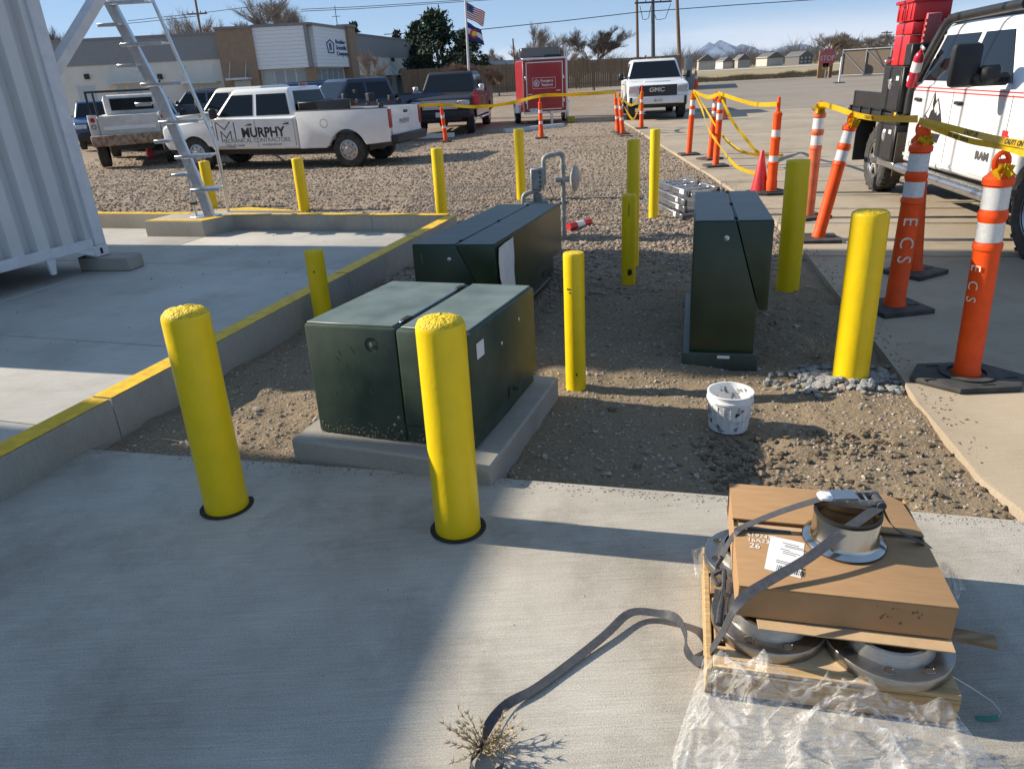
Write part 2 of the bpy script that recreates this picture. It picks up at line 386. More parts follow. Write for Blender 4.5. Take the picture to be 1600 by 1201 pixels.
struct(slab('road', [(4.9, 31.01), (20, 27.01), (90, 12), (120, 60), (60, 73), (11.5, 82), (8.5, 62), (2, 44), (-8, 44), (-45, 50), (-60, 30), (-14, 30), (-1, 34)], -.1, .004, ASPH, None, 0))
FIELD = mat('dry_grass_field', (.30, .235, .13), .95, var=.3, vs=.05, bump=.5, bs=3, det=9, bdist=.3)
fo = struct(slab('field', [(11.6, 83), (60, 74), (400, 40), (900, 900), (-300, 900), (-200, 250), (5, 110)], -.1, .05, FIELD, None, 0))
struct(slab('frontage_road', [(20, 190), (190, 165), (330, 150), (340, 162), (195, 178), (16, 204)], .05, .12, mat('pale_road', (.55, .56, .58), .6), None, 0))
# ---- scattered stones
ico = bmesh.new(); bmesh.ops.create_icosphere(ico, subdivisions=1, radius=1); ico.verts.ensure_lookup_table()
IV = np.array([v.co[:] for v in ico.verts]); IF = np.array([[v.index for v in f.verts] for f in ico.faces]); ico.free()
IF = IF[:, :]
def stones(name, pts, sizes, m, label, flat=.6, sink=.25):
    n = len(pts); V = np.empty((n, len(IV), 3), np.float32)
    sc = NR.uniform(.65, 1.3, (n, 3)); sc[:, 2] *= flat
    jit = 1+NR.uniform(-.28, .28, (n, len(IV)))
    a = NR.uniform(0, 6.283, n); b = NR.uniform(-.5, .5, n)
    L = IV[None]*jit[..., None]*sc[:, None, :]*sizes[:, None, None]
    x = L[..., 0]*np.cos(b)[:, None]+L[..., 2]*np.sin(b)[:, None]; zz = -L[..., 0]*np.sin(b)[:, None]+L[..., 2]*np.cos(b)[:, None]
    V[..., 0] = x*np.cos(a)[:, None]-L[..., 1]*np.sin(a)[:, None]+pts[:, 0, None]
    V[..., 1] = x*np.sin(a)[:, None]+L[..., 1]*np.cos(a)[:, None]+pts[:, 1, None]
    V[..., 2] = zz+pts[:, 2, None]+(sizes*flat*(1-2*sink))[:, None]*.5
    Fc = (IF[None]+(np.arange(n)*len(IV))[:, None, None]).reshape(-1, 3)
    o = npmesh(name, V.reshape(-1, 3), Fc, m)
    return tag(o, label, 'stones', None, 'stuff')
xp = np.array([2.30, 2.04, 2.28, 2.94, 3.29, 3.88, 4.44]); yp = np.array([2.0, 2.69, 3.85, 6.97, 8.95, 17.9, 26.8])
def in_dirt(x, y):
    """between the long kerb and the pavement, beyond the near pad"""
    kx = k0.x+(y-k0.y)*ku.x/ku.y
    ok = (x < np.interp(y, yp, xp)-.02) & (y > 2.92-.257*(x+.17)+.02)
    inside = (x > kx+.03) | (y > 8.95-.327*(x+1.0)+.2)
    bl = (x < -2.5) & (y < 10.45)
    return ok & inside & ~bl
def scatter(n, x0, x1, y0, y1, smin, smax, pw=2.2, dens=None):
    x = NR.uniform(x0, x1, n); y = NR.uniform(y0, y1, n)
    k = in_dirt(x, y)
    if dens is not None: k &= NR.uniform(0, 1, n) < dens(x, y)
    x, y = x[k], y[k]; s = smin+(smax-smin)*NR.uniform(0, 1, len(x))**pw
    return np.stack([x, y, zt(x, y)], 1), s
SM_D = stone_mat('dirt_stones', DIRT, 30); SM_G = stone_mat('gravel_stones', GRAV, 25)
gm = lambda x, y: sm((y+1.6*vnoise(x, y, .8, 5)-6.0)/1.6)
p, s_ = scatter(52000, -2.4, 2.6, 2.2, 8.5, .0025, .012, 3.0, lambda x, y: 1-.85*gm(x, y)); stones('loose_dirt_stones', p, s_, SM_D, 'small loose brown stones and clods on the dirt between the pads')
p, s_ = scatter(700, -2.4, 2.6, 2.2, 7.0, .010, .030, 2.8, lambda x, y: .5+.5*(vnoise(x, y, .9, 8) > .05)); stones('dirt_clods', p, s_, SM_D, 'larger clods and rocks lying on the dirt between the pads', .7)
p, s_ = scatter(60000, -1.5, 4.2, 5.2, 13.5, .010, .028, 1.8, gm); stones('near_gravel', p, s_, SM_G, 'crushed pinkish gravel beside and behind the green boxes')
p, s_ = scatter(44000, -13, 4.5, 8.8, 27.5, .014, .034, 1.6, lambda x, y: np.where((x > -1) & (y < 13.5), 0, .25+.75*sm((24-y)/10))); stones('yard_gravel', p, s_, SM_G, 'loose crushed gravel over the yard between the trucks and the kerb')

# dirt and pebbles kicked over the edges of the pads
n = 900; x = NR.uniform(-2.3, 2.0, n); off = np.abs(NR.normal(0, .05, n)); y = 2.93-.257*(x+.17)-off-.01
stones('spilled_grit', np.stack([x, y, np.zeros(n)], 1), NR.uniform(.0015, .006, n)*(1-np.clip(off*3, 0, .6)), SM_D, 'grit spilled from the dirt onto the edge of the near pad')
yy_ = NR.uniform(2.8, 12, 700); xx_ = np.interp(yy_, yp, xp)+np.abs(NR.normal(0, .07, 700))+.02
stones('pavement_grit', np.stack([xx_, yy_, np.zeros(700)], 1), NR.uniform(.002, .010, 700), SM_G, 'pebbles strewn along the edge of the tan pavement')
SM_C = stone_mat('soil_clods', [(.13, .095, .06), (.20, .15, .10), (.27, .21, .145)], 40)
p, s_ = scatter(2600, .9, 2.1, 2.3, 3.3, .004, .022, 3.0, lambda x, y: .25+.75*(vnoise(x, y, .35, 14) > .02)); stones('heaped_clods', p, s_, SM_C, 'crumbly clods heaped on the dirt beside the pavement corner', .8)
# ================================================================== NEAR THINGS
BY = mat('bollard_yellow', (.84, .58, .003), .42, var=.04, vs=9, bump=.25, bs=45, coat=.15, bdist=.006, spec=.4)
BYC = mat('bollard_cap_yellow', (.77, .53, .005), .6, var=.25, vs=60, bump=1.0, bs=110, bdist=.012)
HOLE = mat('dark_gap', (.03, .025, .02), .95)
SCUF = mat('black_scuff', (.03, .028, .02), .8)
def bollard(base, topy, dia, label, z=0., dome=0, ring=False, scuff=(), dirt=False):
    p = G(*base, z); r = dia/2
    best = None
    for i in range(30, 130):
        q = p+UP*(i*.01); v = RW.T@(np.array(q)-CP); y = CYP-FPX*v[1]/-v[2]
        if best is None or abs(y-topy) < best[0]: best = (abs(y-topy), i*.01)
    h = best[1]
    o = root('bollard', label, 'bollard', p, random.uniform(0, 6), 'yellow bollards', True)
    n = 40 if dia > .15 else 28
    B().lathe([(r*.98, -.12), (r, -.1), (r, h-.02-dome), (r*.985, h-.006-dome), (r*.96, h-dome)], n).done('post', BY, o, 50)
    prof = [(r*.965, h-dome-.004)]+[(r*.95*math.cos(a), h-dome+max(dome, .006)*math.sin(a)) for a in np.linspace(.1, math.pi/2, 6)[:-1]]+[(0, h-dome+max(dome, .006))]
    cb = B().lathe(prof, n)
    for v in cb.bm.verts:
        if dome > .01 and v.co.z > h-dome+.004: v.co.z += random.uniform(-.0035, .0035)
    cb.done('cap', BYC, o, 50)
    if ring:
        B().lathe([(r+.001, .001), (r+.022, .001), (r+.022, .003), (r+.001, .003)], 40).done('core_hole', HOLE, o)
    for (a, zz, ww, hh) in scuff:      # patches of scraped-off paint, bent to the post
        a = a-o.rotation_quaternion.to_euler().z
        b = B(); k = 5
        V = [b.bm.verts.new(((r+.0012)*math.cos(a+(i/k-.5)*ww/r), (r+.0012)*math.sin(a+(i/k-.5)*ww/r), zz+hh*(j-.5)*(1 if i in (0, k) else random.uniform(.7, 1.6)))) for j in (0, 1) for i in range(k+1)]
        for i in range(k): b.bm.faces.new((V[i], V[i+1], V[k+2+i], V[k+1+i]))
        b.done('scuff', SCUF, o)
    return o
fd = -math.pi/2
bollard((355, 790), 480, .19, 'yellow bollard with rough domed cap standing in the pad near the kerb corner', 0, .03, True)
bollard((716, 824), 494, .19, 'yellow bollard with rough domed cap in the pad in front of the squat green box', 0, .03, True)
bollard((1328, 590), 327, .195, 'yellow bollard with rough cap set in lumpy concrete beside the hexagonal rubber base', -.02, .016)
bollard((1230, 452), 249, .185, 'shaded flat-topped yellow bollard between the tall green box and the pavement', -.04)
bollard((900, 604), 394, .122, 'slender yellow bollard beside the squat green box, next to its concrete base', -.04, 0, False, [(fd, .1, .01, .012), (fd-.6, .62, .03, .008), (fd-.5, .60, .012, .008)])
bollard((508, 514), 391, .143, 'short yellow bollard behind the squat green box against the kerb', -.04, 0, False, [(fd+.3, .12, .05, .014), (fd+.45, .09, .02, .03), (fd, .47, .012, .01)])
bollard((692, 350), 232, .152, 'yellow bollard at the kerb corner beyond the long green box', -.04)
bollard((815, 314), 202, .145, 'slim yellow bollard standing directly behind the grey gas meter', -.05)
bollard((988, 413), 219, .122, 'taller rear one of the two overlapping yellow posts between the green boxes', -.04)
bollard((982, 444), 303, .124, 'shorter front one of the two overlapping yellow posts between the green boxes', -.04, 0, False, [(fd, .12, .04, .05), (fd-.2, .66, .006, .09)])
bollard((1021, 342), 202, .122, 'slim yellow bollard standing beside the stack of aluminium ladders', -.04)
bollard((476, 328), 247, .17, 'yellow bollard at the kerb in front of the white lettered pickup truck', -.04, .012)
bollard((332, 322), 251, .17, 'yellow bollard right behind the aluminium alternating-tread stair', -.04, .012)

# ---- green cabinets
GRN = mat('box_green_weathered', (.026, .046, .031), .5, var=.3, vs=5, col2=(.052, .075, .054), bump=.05, bs=25, det=8, spec=.45)
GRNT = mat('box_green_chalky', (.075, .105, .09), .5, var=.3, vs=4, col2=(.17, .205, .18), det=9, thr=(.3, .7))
GRN2 = mat('box_green_dark', (.016, .034, .013), .34, var=.25, vs=4, spec=.55, bump=.03, bs=6, det=7)
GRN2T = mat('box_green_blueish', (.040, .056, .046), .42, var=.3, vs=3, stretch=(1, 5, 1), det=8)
STEEL = mat('bare_steel', (.55, .55, .54), .35, 1., var=.1)
SEAM = mat('seam_black', (.008, .009, .008), .7)
PAPER = mat('paper_white', (.72, .71, .70), .7, var=.06)
def frame_of(o): return o.matrix_basis
# squat box on its concrete base
yaw = R_(-21)
pb = G(500, 674, .1)
pad = root('precast_plinth', 'precast concrete plinth under the squat green box', 'plinth', (pb.x, pb.y, 0), yaw)
B().box((.44, .43, -.02), (1.09, 1.08, .24), bev=.012).done('slab', KERBC, pad)
o = root('transformer_box', 'squat weathered green steel cabinet with a scratched pale lid, on a concrete base', 'utility box', (pb.x, pb.y, .1), yaw, 'green utility boxes', True)
w_, d_, h_ = .885, .89, .575; sx_ = .50
B().box((sx_/2, d_/2, h_/2), (sx_, d_, h_), bev=.016, seg=2).done('cabinet', GRN, o)
B().box((sx_+.006+(w_-sx_-.006)/2, d_/2-.004, .09+(h_-.09)/2), (w_-sx_-.006, d_+.012, h_-.09), bev=.018, seg=2).done('hood', GRN, o)
B().box((sx_+(w_-sx_)/2-.012, d_/2+.004, .044), (w_-sx_-.02, d_-.02, .088), bev=.004).done('sill', GRN, o)
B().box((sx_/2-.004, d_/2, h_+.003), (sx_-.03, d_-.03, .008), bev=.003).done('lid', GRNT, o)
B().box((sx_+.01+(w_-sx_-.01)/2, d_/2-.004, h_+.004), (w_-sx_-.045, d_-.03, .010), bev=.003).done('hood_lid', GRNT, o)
B().box((sx_-.004, d_/2, h_+.010), (.012, d_-.14, .008), bev=.002).done('hinge_rod', STEEL, o)
for yy in (.13, d_-.13): B().box((sx_-.002, yy, h_+.011), (.034, .07, .014), bev=.003).done('hinge', SEAM, o)
B().lathe([(.028, 0), (.030, -.004), (.034, -.003), (.036, .001)], 24, T(.37, .0, h_-.085)@RX(math.pi/2)@T(0, 0, .002)).done('lock_recess', GRN2, o)
B().lathe([(0, .008), (.009, .008), (.012, 0)], 12, T(.37, -.002, h_-.085)@RX(math.pi/2)).done('lock', STEEL, o)
for (x, z) in ((sx_-.028, .125), (sx_-.055, .085), (sx_-.02, .052)): B().lathe([(0, .007), (.006, .006), (.009, 0)], 10, T(x, 0, z)@RX(math.pi/2)).done('bolt', GRNT, o)
B().box((w_+.003, .085, h_-.1), (.002, .085, .075)).done('sticker', PAPER, o)
for y, z in ((.36, h_-.16), (.62, h_-.11)): B().lathe([(0, .004), (.008, .003), (.011, 0)], 10, T(w_+.001, y, z)@RY(math.pi/2)).done('screw', STEEL, o)
B().box((w_+.001, .42, .13), (.004, .022, .055)).done('latch_slot', SEAM, o)
B().cyl((w_-.01, .5, .13), (w_+.03, .5, .125), .013, n=10).done('latch_stud', GRN, o)
def scratch(o, pts, wd, m, n):
    B().ribbon(pts, wd, n, .0008).done('scratch', m, o)
for k in range(9):
    x = random.uniform(.1, .44); z = random.uniform(.2, .52); l = random.uniform(.012, .035)
    scratch(o, [(x, -.0012, z), (x+l*.6, -.0012, z-l)], .0022, GRNT, (1, 0, .6))

mb = B()
for k in range(170):
    zz = abs(random.gauss(0, .035))+.004; sz_ = random.uniform(.0015, .0045); mb.box((random.uniform(.01, sx_-.01) if k % 3 else random.uniform(sx_+.02, w_-.03), -.0005, zz), (sz_*random.uniform(.8, 1.8), .003, sz_), I4)
tag(mb.done('mud_splash', SM_D, o), kind='stuff')
def tall_box(name, label, loc, yaw, w, d, h, latch=True):
    o = root(name, label, 'utility box', loc, yaw, 'green utility boxes', True)
    M = Matrix(((1, 0, 0, 0), (0, 0, -1, 0), (0, 1, 0, 0), (0, 0, 0, 1)))          # profile (x,z) extruded back along y
    M = M@Matrix.Diagonal((1, 1, -1, 1))
    g = .005; t = .53*w
    B().prism([(0, 0), (.86*w, 0), (.86*w, .40*h), (t, h), (0, h)], 0, d, M, .008).done('cabinet', GRN2, o)
    B().prism([(t+g, h-.001), (w, h-.001), (w, .36*h), (.88*w+g, .36*h)], -.006, d+.006, M, .006).done('hood', GRN2, o)
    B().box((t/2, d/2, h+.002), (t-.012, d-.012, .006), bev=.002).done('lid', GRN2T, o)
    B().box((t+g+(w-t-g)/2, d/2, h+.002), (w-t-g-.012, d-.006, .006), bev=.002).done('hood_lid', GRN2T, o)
    for yy in (.06*d, .5*d, .95*d): B().box((t, yy, h+.006), (.02, .035, .012), bev=.002).done('hinge', SEAM, o)
    B().lathe([(0, .007), (.007, .006), (.011, .002), (.016, 0)], 14, T(t-.05, 0, h-.1)@RX(math.pi/2)).done('lock', STEEL, o)
    B().box((.43*w-.01, d/2, -.03), (w*.9+.05, d+.06, .11), bev=.006).done('base_flange', GRN2T, o)
    return o
p2 = D(643, 383, 4.92)
b2 = tall_box('transformer_box', 'long low dark green cabinet with a white paper notice taped to its side', (p2.x, p2.y-.02, p2.z-.66), R_(-17), .60, 2.05, .66)
nb = B(); nn = 7
ps = [[(.616+.003*math.sin(i*1.3+j)+(.010 if i == 0 and j < 3 else 0), .03+.36*i/nn+.004*math.sin(j*2), .635-.36*(1-j/nn)+(.012*i/nn)) for j in range(nn+1)] for i in range(nn+1)]
VV = [[nb.bm.verts.new(p) for p in r] for r in ps]
for i in range(nn):
    for j in range(nn): nb.bm.faces.new((VV[i][j], VV[i+1][j], VV[i+1][j+1], VV[i][j+1]))
nb.done('paper_notice', PAPER, b2)
B().box((.602, 1.32, .17), (.004, .09, .05)).done('latch_slot', SEAM, b2)
B().box((.1, -.0005, .56), (.004, .002, .07), RY(-.06)).done('scratch', GRNT, b2)
p3 = G(1076, 566, -.03)
b3 = tall_box('transformer_box', 'tall narrow dark green cabinet with a diagonal door seam, near the bucket', (p3.x, p3.y, .02), R_(-14.5), .455, 1.48, .845)
B().box((.21, -.036, .005), (.075, .003, .018)).done('sticker', PAPER, b3)

# ---- gas meter behind the long box
GP = mat('gas_pipe_grey', (.30, .30, .28), .5, var=.2, vs=18, bump=.1, bs=60)
GPD = mat('gas_meter_grey', (.16, .17, .165), .5, var=.2, vs=12)
o = root('gas_meter', 'grey gas meter with looping pipes and a round regulator behind the long green box', 'gas meter', (.70, 8.36, -.05))
def bend(pts, r, k=5):
    P = [Vector(p) for p in pts]; out = [P[0]]
    for a, b, c in zip(P, P[1:], P[2:]):
        u = (a-b).normalized()*r; v = (c-b).normalized()*r
        for i in range(k+1):
            t = i/k; out.append((b+u)*(1-t)**2+b*2*t*(1-t)+(b+v)*t*t)
    return out+[P[-1]]
B().tube(bend([(0, 0, 0), (0, 0, .95), (-.22, -.06, .92), (-.22, -.1, .62)], .06), .027, 12).done('pipe', GP, o)
B().tube(bend([(-.26, -.12, .58), (-.46, -.16, .54), (-.48, -.16, .3)], .05), .026, 12).done('pipe', GP, o)
for z in (.22, .36, .50, .66, .80): B().cyl((0, 0, z-.025), (0, 0, z+.025), .036, n=14).done('fitting', GP, o)
B().cyl((-.05, 0, .40), (.05, .01, .40), .018, n=10).box((.05, -.02, .4), (.02, .06, .02)).done('valve', GPD, o)
B().lathe([(0, -.035), (.11, -.03), (.145, -.006), (.15, 0), (.145, .006), (.11, .03), (.03, .05), (0, .05)], 32, T(.135, .01, .66)@RZ(-.35)@RY(math.pi/2)).done('regulator_disc', GP, o)
B().cyl((-.09, 0, .66), (.1, 0, .66), .035, .03, 16).done('regulator_neck', GP, o)
B().box((-.30, -.12, .70), (.15, .13, .23), bev=.012).done('meter_index', GP, o)
for k in range(4): B().box((-.27, -.19, .62+.05*k), (.018, .012, .016)).done('index_port', SEAM, o)
B().box((-.32, -.12, .33), (.28, .2, .26), bev=.03, seg=2).done('meter_body', GPD, o)
B().box((-.30, -.13, .49), (.1, .12, .1), bev=.02).done('meter_neck', GPD, o)
B().tube([(-.16, -.12, .6), (-.12, -.14, .5), (-.17, -.13, .4)], .005, 6).done('wire', SEAM, o)
# ---- red and white tube on the gravel
RED = mat('red_plastic', (.55, .03, .035), .4, var=.12); WHT = mat('white_plastic', (.75, .74, .72), .45, var=.08)
a = G(888, 356, 0); b = G(922, 348, 0); L = (b-a).length
o = root('reflective_tube', 'short red and white tube lying on the gravel by the gas meter', 'tube', (a.x, a.y, 0), math.atan2((b-a).y, (b-a).x))
B().cyl((0, 0, .01), (L*.33, 0, .01), .045, n=18).done('end_sleeve', RED, o); B().cyl((L*.67, 0, .01), (L, 0, .01), .045, n=18).done('end_sleeve', RED, o)
B().cyl((L*.33, 0, .01), (L*.67, 0, .01), .043, n=18).done('band', WHT, o)

# ---- stacked aluminium ladders
ALU = mat('aluminium', (.62, .63, .64), .33, 1., var=.12, vs=20, stretch=(1, 12, 1))
LADB = mat('ladder_label', (.5, .30, .10), .5)
GRP = mat('grip_dark', (.05, .05, .055), .6)
def ladder(loc, rz, L, W, label):
    o = root('ladder', label, 'ladder', loc, rz, 'stacked aluminium ladders')
    for s in (-1, 1):
        B().box((s*W/2, L/2, .035), (.028, L, .07), bev=.004).done('rail', ALU, o)
        B().box((s*(W/2+.0155), L*.12, .035), (.004, .2, .04)).done('label_sticker', LADB if s > 0 else PAPER, o)
        B().box((s*W/2, -.012, .035), (.036, .05, .078), bev=.008).done('foot', GRP, o)
    n = 5
    for k in range(n): B().box((0, L*(k+.5)/n, .036), (W-.028, .035, .03), bev=.004).done('rung', ALU, o)
    for k in (0.02, .5): B().box((W/2-.03, L*k+.05, .06), (.05, .08, .05), bev=.01).done('hinge', GRP, o)
    return o
lz = .0
ladder((2.50, 8.98, lz-.04), R_(8), 1.45, .56, 'lowest aluminium ladder of the stack on the gravel')
ladder((2.50, 8.99, lz+.05), R_(8), 1.42, .50, 'middle aluminium ladder of the stack on the gravel')
ladder((2.51, 8.97, lz+.14), R_(8), 1.45, .54, 'topmost aluminium ladder of the stack on the gravel')
ladder((2.52, 9.05, lz+.23), R_(10), 1.2, .44, 'shorter folded aluminium ladder lying on top of the ladder stack')

# ---- delineator posts and cones
ORA = mat('delineator_orange', (.87, .085, .008), .5, spec=.3, var=.10, vs=9, bump=.06, bs=30)
ORF = mat('delineator_faded', (.62, .12, .045), .55, var=.2, vs=7)
REF = mat('reflective_white', (.66, .66, .65), .4, var=.10, vs=50)
RUB = mat('rubber_black', (.035, .034, .033), .8, var=.35, vs=9, col2=(.07, .066, .06))
STENC = mat('stencil_white', (.74, .66, .54), .7, var=.2, vs=40)
def lean_frame(a, b):
    z = (b-a).normalized(); x = Vector((1, 0, 0)); x = (x-z*x.dot(z)).normalized(); y = z.cross(x)
    return fr((0, 0, 0), x, y, z)
def delineator(bpx, tpx, label, typ='A', m=ORA, base='sq', r=.062, z=0., rz=0., dY=0.):
    a = G(*bpx, z); b = D(*tpx, a.y+dY); L = (b-a).length; M = lean_frame(a, b)
    o = root('delineator', label, 'delineator', a, 0, 'orange delineator posts')
    Mb = RZ(rz)
    if base == 'hex':
        hx = [(.31, -.02), (.2, -.19), (-.13, -.215), (-.32, -.03), (-.2, .17), (.14, .19)]
        B().prism(hx, .0, .035, Mb, .012).done('base', RUB, o)
        B().lathe([(.10, .034), (.14, .036), (.145, .046), (.115, .05), (.1, .047)], 24).done('base_ring', RUB, o)
        for q in ((-.24, -.06, .5), (.2, -.09, -.6), (.02, -.17, 0), (-.12, .13, 0)): B().box((q[0], q[1], .0365), (.07, .014, .003), T(0, 0, 0)).done('base_slot', SEAM, o)
    else:
        s = .40 if typ == 'A' else .36
        B().box((.05*0, 0, .018), (s, s*.9, .036), Mb, .006).done('base', RUB, o)
        B().box((.12, -.05, .0375), (.07, .03, .004), Mb).done('base_slot', SEAM, o)
    if typ == 'A':
        B().lathe([(0, .03), (r*1.12, .03), (r*1.12, .05), (r*1.0, .07), (r*.98, L*.60), (r*1.07, L*.605), (r*1.07, L*.625), (r*.94, L*.635), (r*.94, L*.72), (r*1.06, L*.735), (r*1.06, L*.755), (r*.94, L*.77), (r*.94, L*.865), (r*1.1, L*.872), (r*1.1, L*.895), (r*.55, L*.925), (r*.3, L*.935), (0, L*.935)], 28, M).done('post', m, o, 35)
        for f0, f1 in ((.637, .718), (.772, .862)): B().lathe([(r*.955, L*f0), (r*.955, L*f1)], 28, M).done('reflective_band', REF, o)
        B().tube([M@Vector((r*.55*math.cos(t), 0, L*.955+L*.04*math.sin(t))) for t in np.linspace(0, 2*math.pi, 14)[:-1]], r*.2, 8, loop=True).done('handle', m, o)
        B().box((0, 0, L*.945), (r*.9, r*.3, L*.05), M, .006).done('handle_web', m, o)
    else:
        B().lathe([(0, .03), (r*1.28, .03), (r*1.25, L*.13), (r*1.12, L*.15), (r*1.08, L*.31), (r*1.2, L*.315), (r*1.2, L*.33), (r*1.0, L*.34), (r*.98, L*.56), (r*1.1, L*.565), (r*1.1, L*.58), (r*.92, L*.59), (r*.88, L*.80), (r*.98, L*.805), (r*.95, L*.83), (r*.42, L*.85), (r*.36, L*.95), (r*.3, L*.985), (0, L)], 24, M).done('post', m, o, 35)
        for f0, f1, rr in ((.315+.02, .40, 1.02), (.595, .665, .94)): B().lathe([(r*rr, L*f0), (r*rr*.985, L*f1)], 24, M).done('reflective_band', REF, o)
    return o, a, b, M, L
TOPS = {}
def dl(key, *a, **k):
    q = delineator(*a, **k); TOPS[key] = q; return q
dl('D1', (1508, 592), (1568, 236), 'orange delineator post on a hexagonal rubber base beside the corner bollard', 'A', base='hex', r=.066, rz=-.1)
dl('D2', (1396, 483), (1445, 196), 'shaded orange delineator post stencilled with letters, on a square base', 'A', r=.068, rz=.15)
dl('D3', (1428, 427), (1440, 190), 'orange delineator post right behind the stencilled one', 'A', r=.062, rz=.5)
dl('D4', (1277, 375), (1334, 176), 'leaning orange delineator post tied into the caution tape beside the flat-topped bollard', 'A', r=.06, rz=-.2)
dl('D5', (1262, 340), (1283, 158), 'faded plain orange post standing behind the leaning one', 'A', ORF, r=.064, rz=.3)
dl('D6', (1204, 302), (1218, 150), 'orange ringed post with a pointed tip beside the small red cone', 'B', r=.062, base='hex')
dl('D7', (1118, 260), (1127, 144), 'front one of two close orange posts with tape tied round them', 'A', r=.056)
dl('D8', (1109, 249), (1120, 143), 'rear one of two close orange posts with tape tied round them', 'A', r=.056, rz=.4)
dl('D9', (1076, 242), (1084, 142), 'orange post at the gravel edge with caution tape hanging off its top', 'A', r=.056)
dl('D10', (1002, 201), (1003, 132), 'ringed orange post in front of the white heavy pickup grille', 'B', r=.056)
dl('D11', (973, 210), (968, 143), 'front one of the pair of ringed posts left of the white heavy pickup', 'B', r=.056)
dl('D12', (966, 207), (961, 143), 'rear one of the pair of ringed posts left of the white heavy pickup', 'B', r=.056, rz=.5)
dl('D13', (846, 216), (843, 149), 'ringed orange post in front of the red trailer', 'B', r=.058, z=-.04)
dl('D14', (697, 221), (688, 159), 'tilted ringed orange post in front of the dark pickup grille', 'B', r=.058, z=-.08)
# stencilled letters on the second post
o, a, b, M, L = TOPS['D2']
for k, ch in enumerate('ECS'):
    zc = L*(.50-.105*k)
    tm = M@Matrix.Rotation(-.35, 4, 'Z')@fr((.0, -.0695, zc), (0, 0, -1), (1, 0, 0), (0, -1, 0))@T(-.045, -.04, 0)
    text('stencil_letter', ch, .125, STENC, o, tm, .0006, sx=1.0)
o, a, b, M, L = TOPS['D1']
for k, ch in enumerate('ECS'):
    zc = L*(.52-.07*k)
    tm = M@Matrix.Rotation(-1.15, 4, 'Z')@fr((.0, -.067, zc), (0, 0, -1), (1, 0, 0), (0, -1, 0))@T(-.03, -.025, 0)
    text('stencil_letter', ch, .075, STENC, o, tm, .0006)
def cone(bpx, h, label, m=RED, z=0., band=False):
    a = G(*bpx, z); o = root('traffic_cone', label, 'traffic cone', a, random.uniform(-.4, .4), 'traffic cones'); r = h*.21
    B().lathe([(r, .02), (r*.97, .05), (h*.045, h*.97), (h*.03, h), (0, h)], 22).done('cone', m, o)
    B().box((0, 0, .012), (r*2.5, r*2.5, .024), bev=.006).done('base', RUB if not band else m, o)
    if band:
        f = lambda t: r*(1-t)+h*.045*t+.002
        B().lathe([(f(.52), h*.52), (f(.72), h*.72)], 22).done('reflective_band', REF, o)
    return o
cone((1186, 301), .58, 'small plain red cone leaning close to a ringed post')
cone((1064, 175), .92, 'red cone standing beside the wheel of the white heavy pickup', ORA)
cone((1130, 187), .7, 'faded red cone standing behind the two close orange posts', ORF)
cone((1086, 138), 1.3, 'red cone beside the sliding gate across the road', ORA, 0, True)
cone((236, 246), .62, 'red cone beside the rusty utility truck bed', RED, -.1, True)

# ---- caution tape
TAPE = mat('caution_tape', (.80, .58, .02), .35, var=.12, vs=20)
_n = TAPE.node_tree; _t = _n.nodes.new('ShaderNodeBsdfTranslucent'); _t.inputs[0].default_value = (.85, .62, .02, 1); _x = _n.nodes.new('ShaderNodeMixShader'); _x.inputs[0].default_value = .5
_n.links.new(_n.nodes['Principled BSDF'].outputs[0], _x.inputs[1]); _n.links.new(_t.outputs[0], _x.inputs[2]); _n.links.new(_x.outputs[0], _n.nodes['Material Output'].inputs[0])
TBLK = mat('tape_print', (.02, .02, .02), .5)
def tape(label, pts, width=.045, twist=1.6, th=.0015, par=None):
    """pts: (px, py, depth)"""
    P = [D(x, y, Y) for x, y, Y in pts]; Q = []
    for i in range(len(P)-1):
        p0, p1, p2, p3 = P[max(i-1, 0)], P[i], P[i+1], P[min(i+2, len(P)-1)]
        for k in range(8):
            t = k/8
            Q.append(.5*((2*p1)+(p2-p0)*t+(2*p0-5*p1+4*p2-p3)*t*t+(3*p1-p0-3*p2+p3)*t**3))
    Q.append(P[-1]); n = len(Q); sd = []
    ph = random.uniform(0, 6)
    for i in range(n):
        a = .5*math.sin(i/n*twist*6.28+ph)
        sd.append(Vector((.3*math.sin(a), -math.sin(a), math.cos(a))))
    o = B().ribbon(Q, width, sd, th).done('caution_tape', TAPE, par, 60)
    if par is None: tag(o, label, 'tape', 'caution tape runs')
    return o, Q, sd
def yd(k): return TOPS[k][1].y
tape('yellow tape strung from the dark pickup past the red trailer to the post pair', [(640, 166, 22.6), (690, 164, 22.4), (742, 167, 22.2), (795, 162, 22), (844, 150, 21.7), (900, 148, 21.6), (963, 144, 21.5)], .09, 3)
tape('yellow tape drooping between the post pair and the ringed post at the pickup grille', [(964, 148, 21.5), (982, 163, 21.9), (992, 162, 22.6), (1002, 146, 23.2)], .07)
tape('loose yellow loop hanging low beside the white heavy pickup front', [(968, 152, 21.4), (978, 172, 21.6), (990, 186, 22.2), (1001, 160, 23.2)], .06)
tape('yellow tape tied from the gravel-edge post to the two close posts', [(1083, 143, 15.6), (1092, 147, 15.2), (1108, 152, 14.2), (1124, 146, 13.5)], .07)
tape('long yellow tape tail trailing from the gravel-edge post to the small red cone', [(1084, 144, 15.5), (1097, 172, 14.8), (1106, 200, 13.8), (1120, 222, 12.6), (1146, 256, 11.2), (1168, 268, 10.8), (1184, 271, 10.6)], .05, 4)
tape('second yellow tape tail sagging from the gravel-edge post onto the pavement', [(1086, 146, 15.5), (1102, 170, 14.8), (1124, 206, 13.8), (1150, 232, 12.9), (1176, 241, 12.8), (1205, 243, 12.9)], .05, 4)
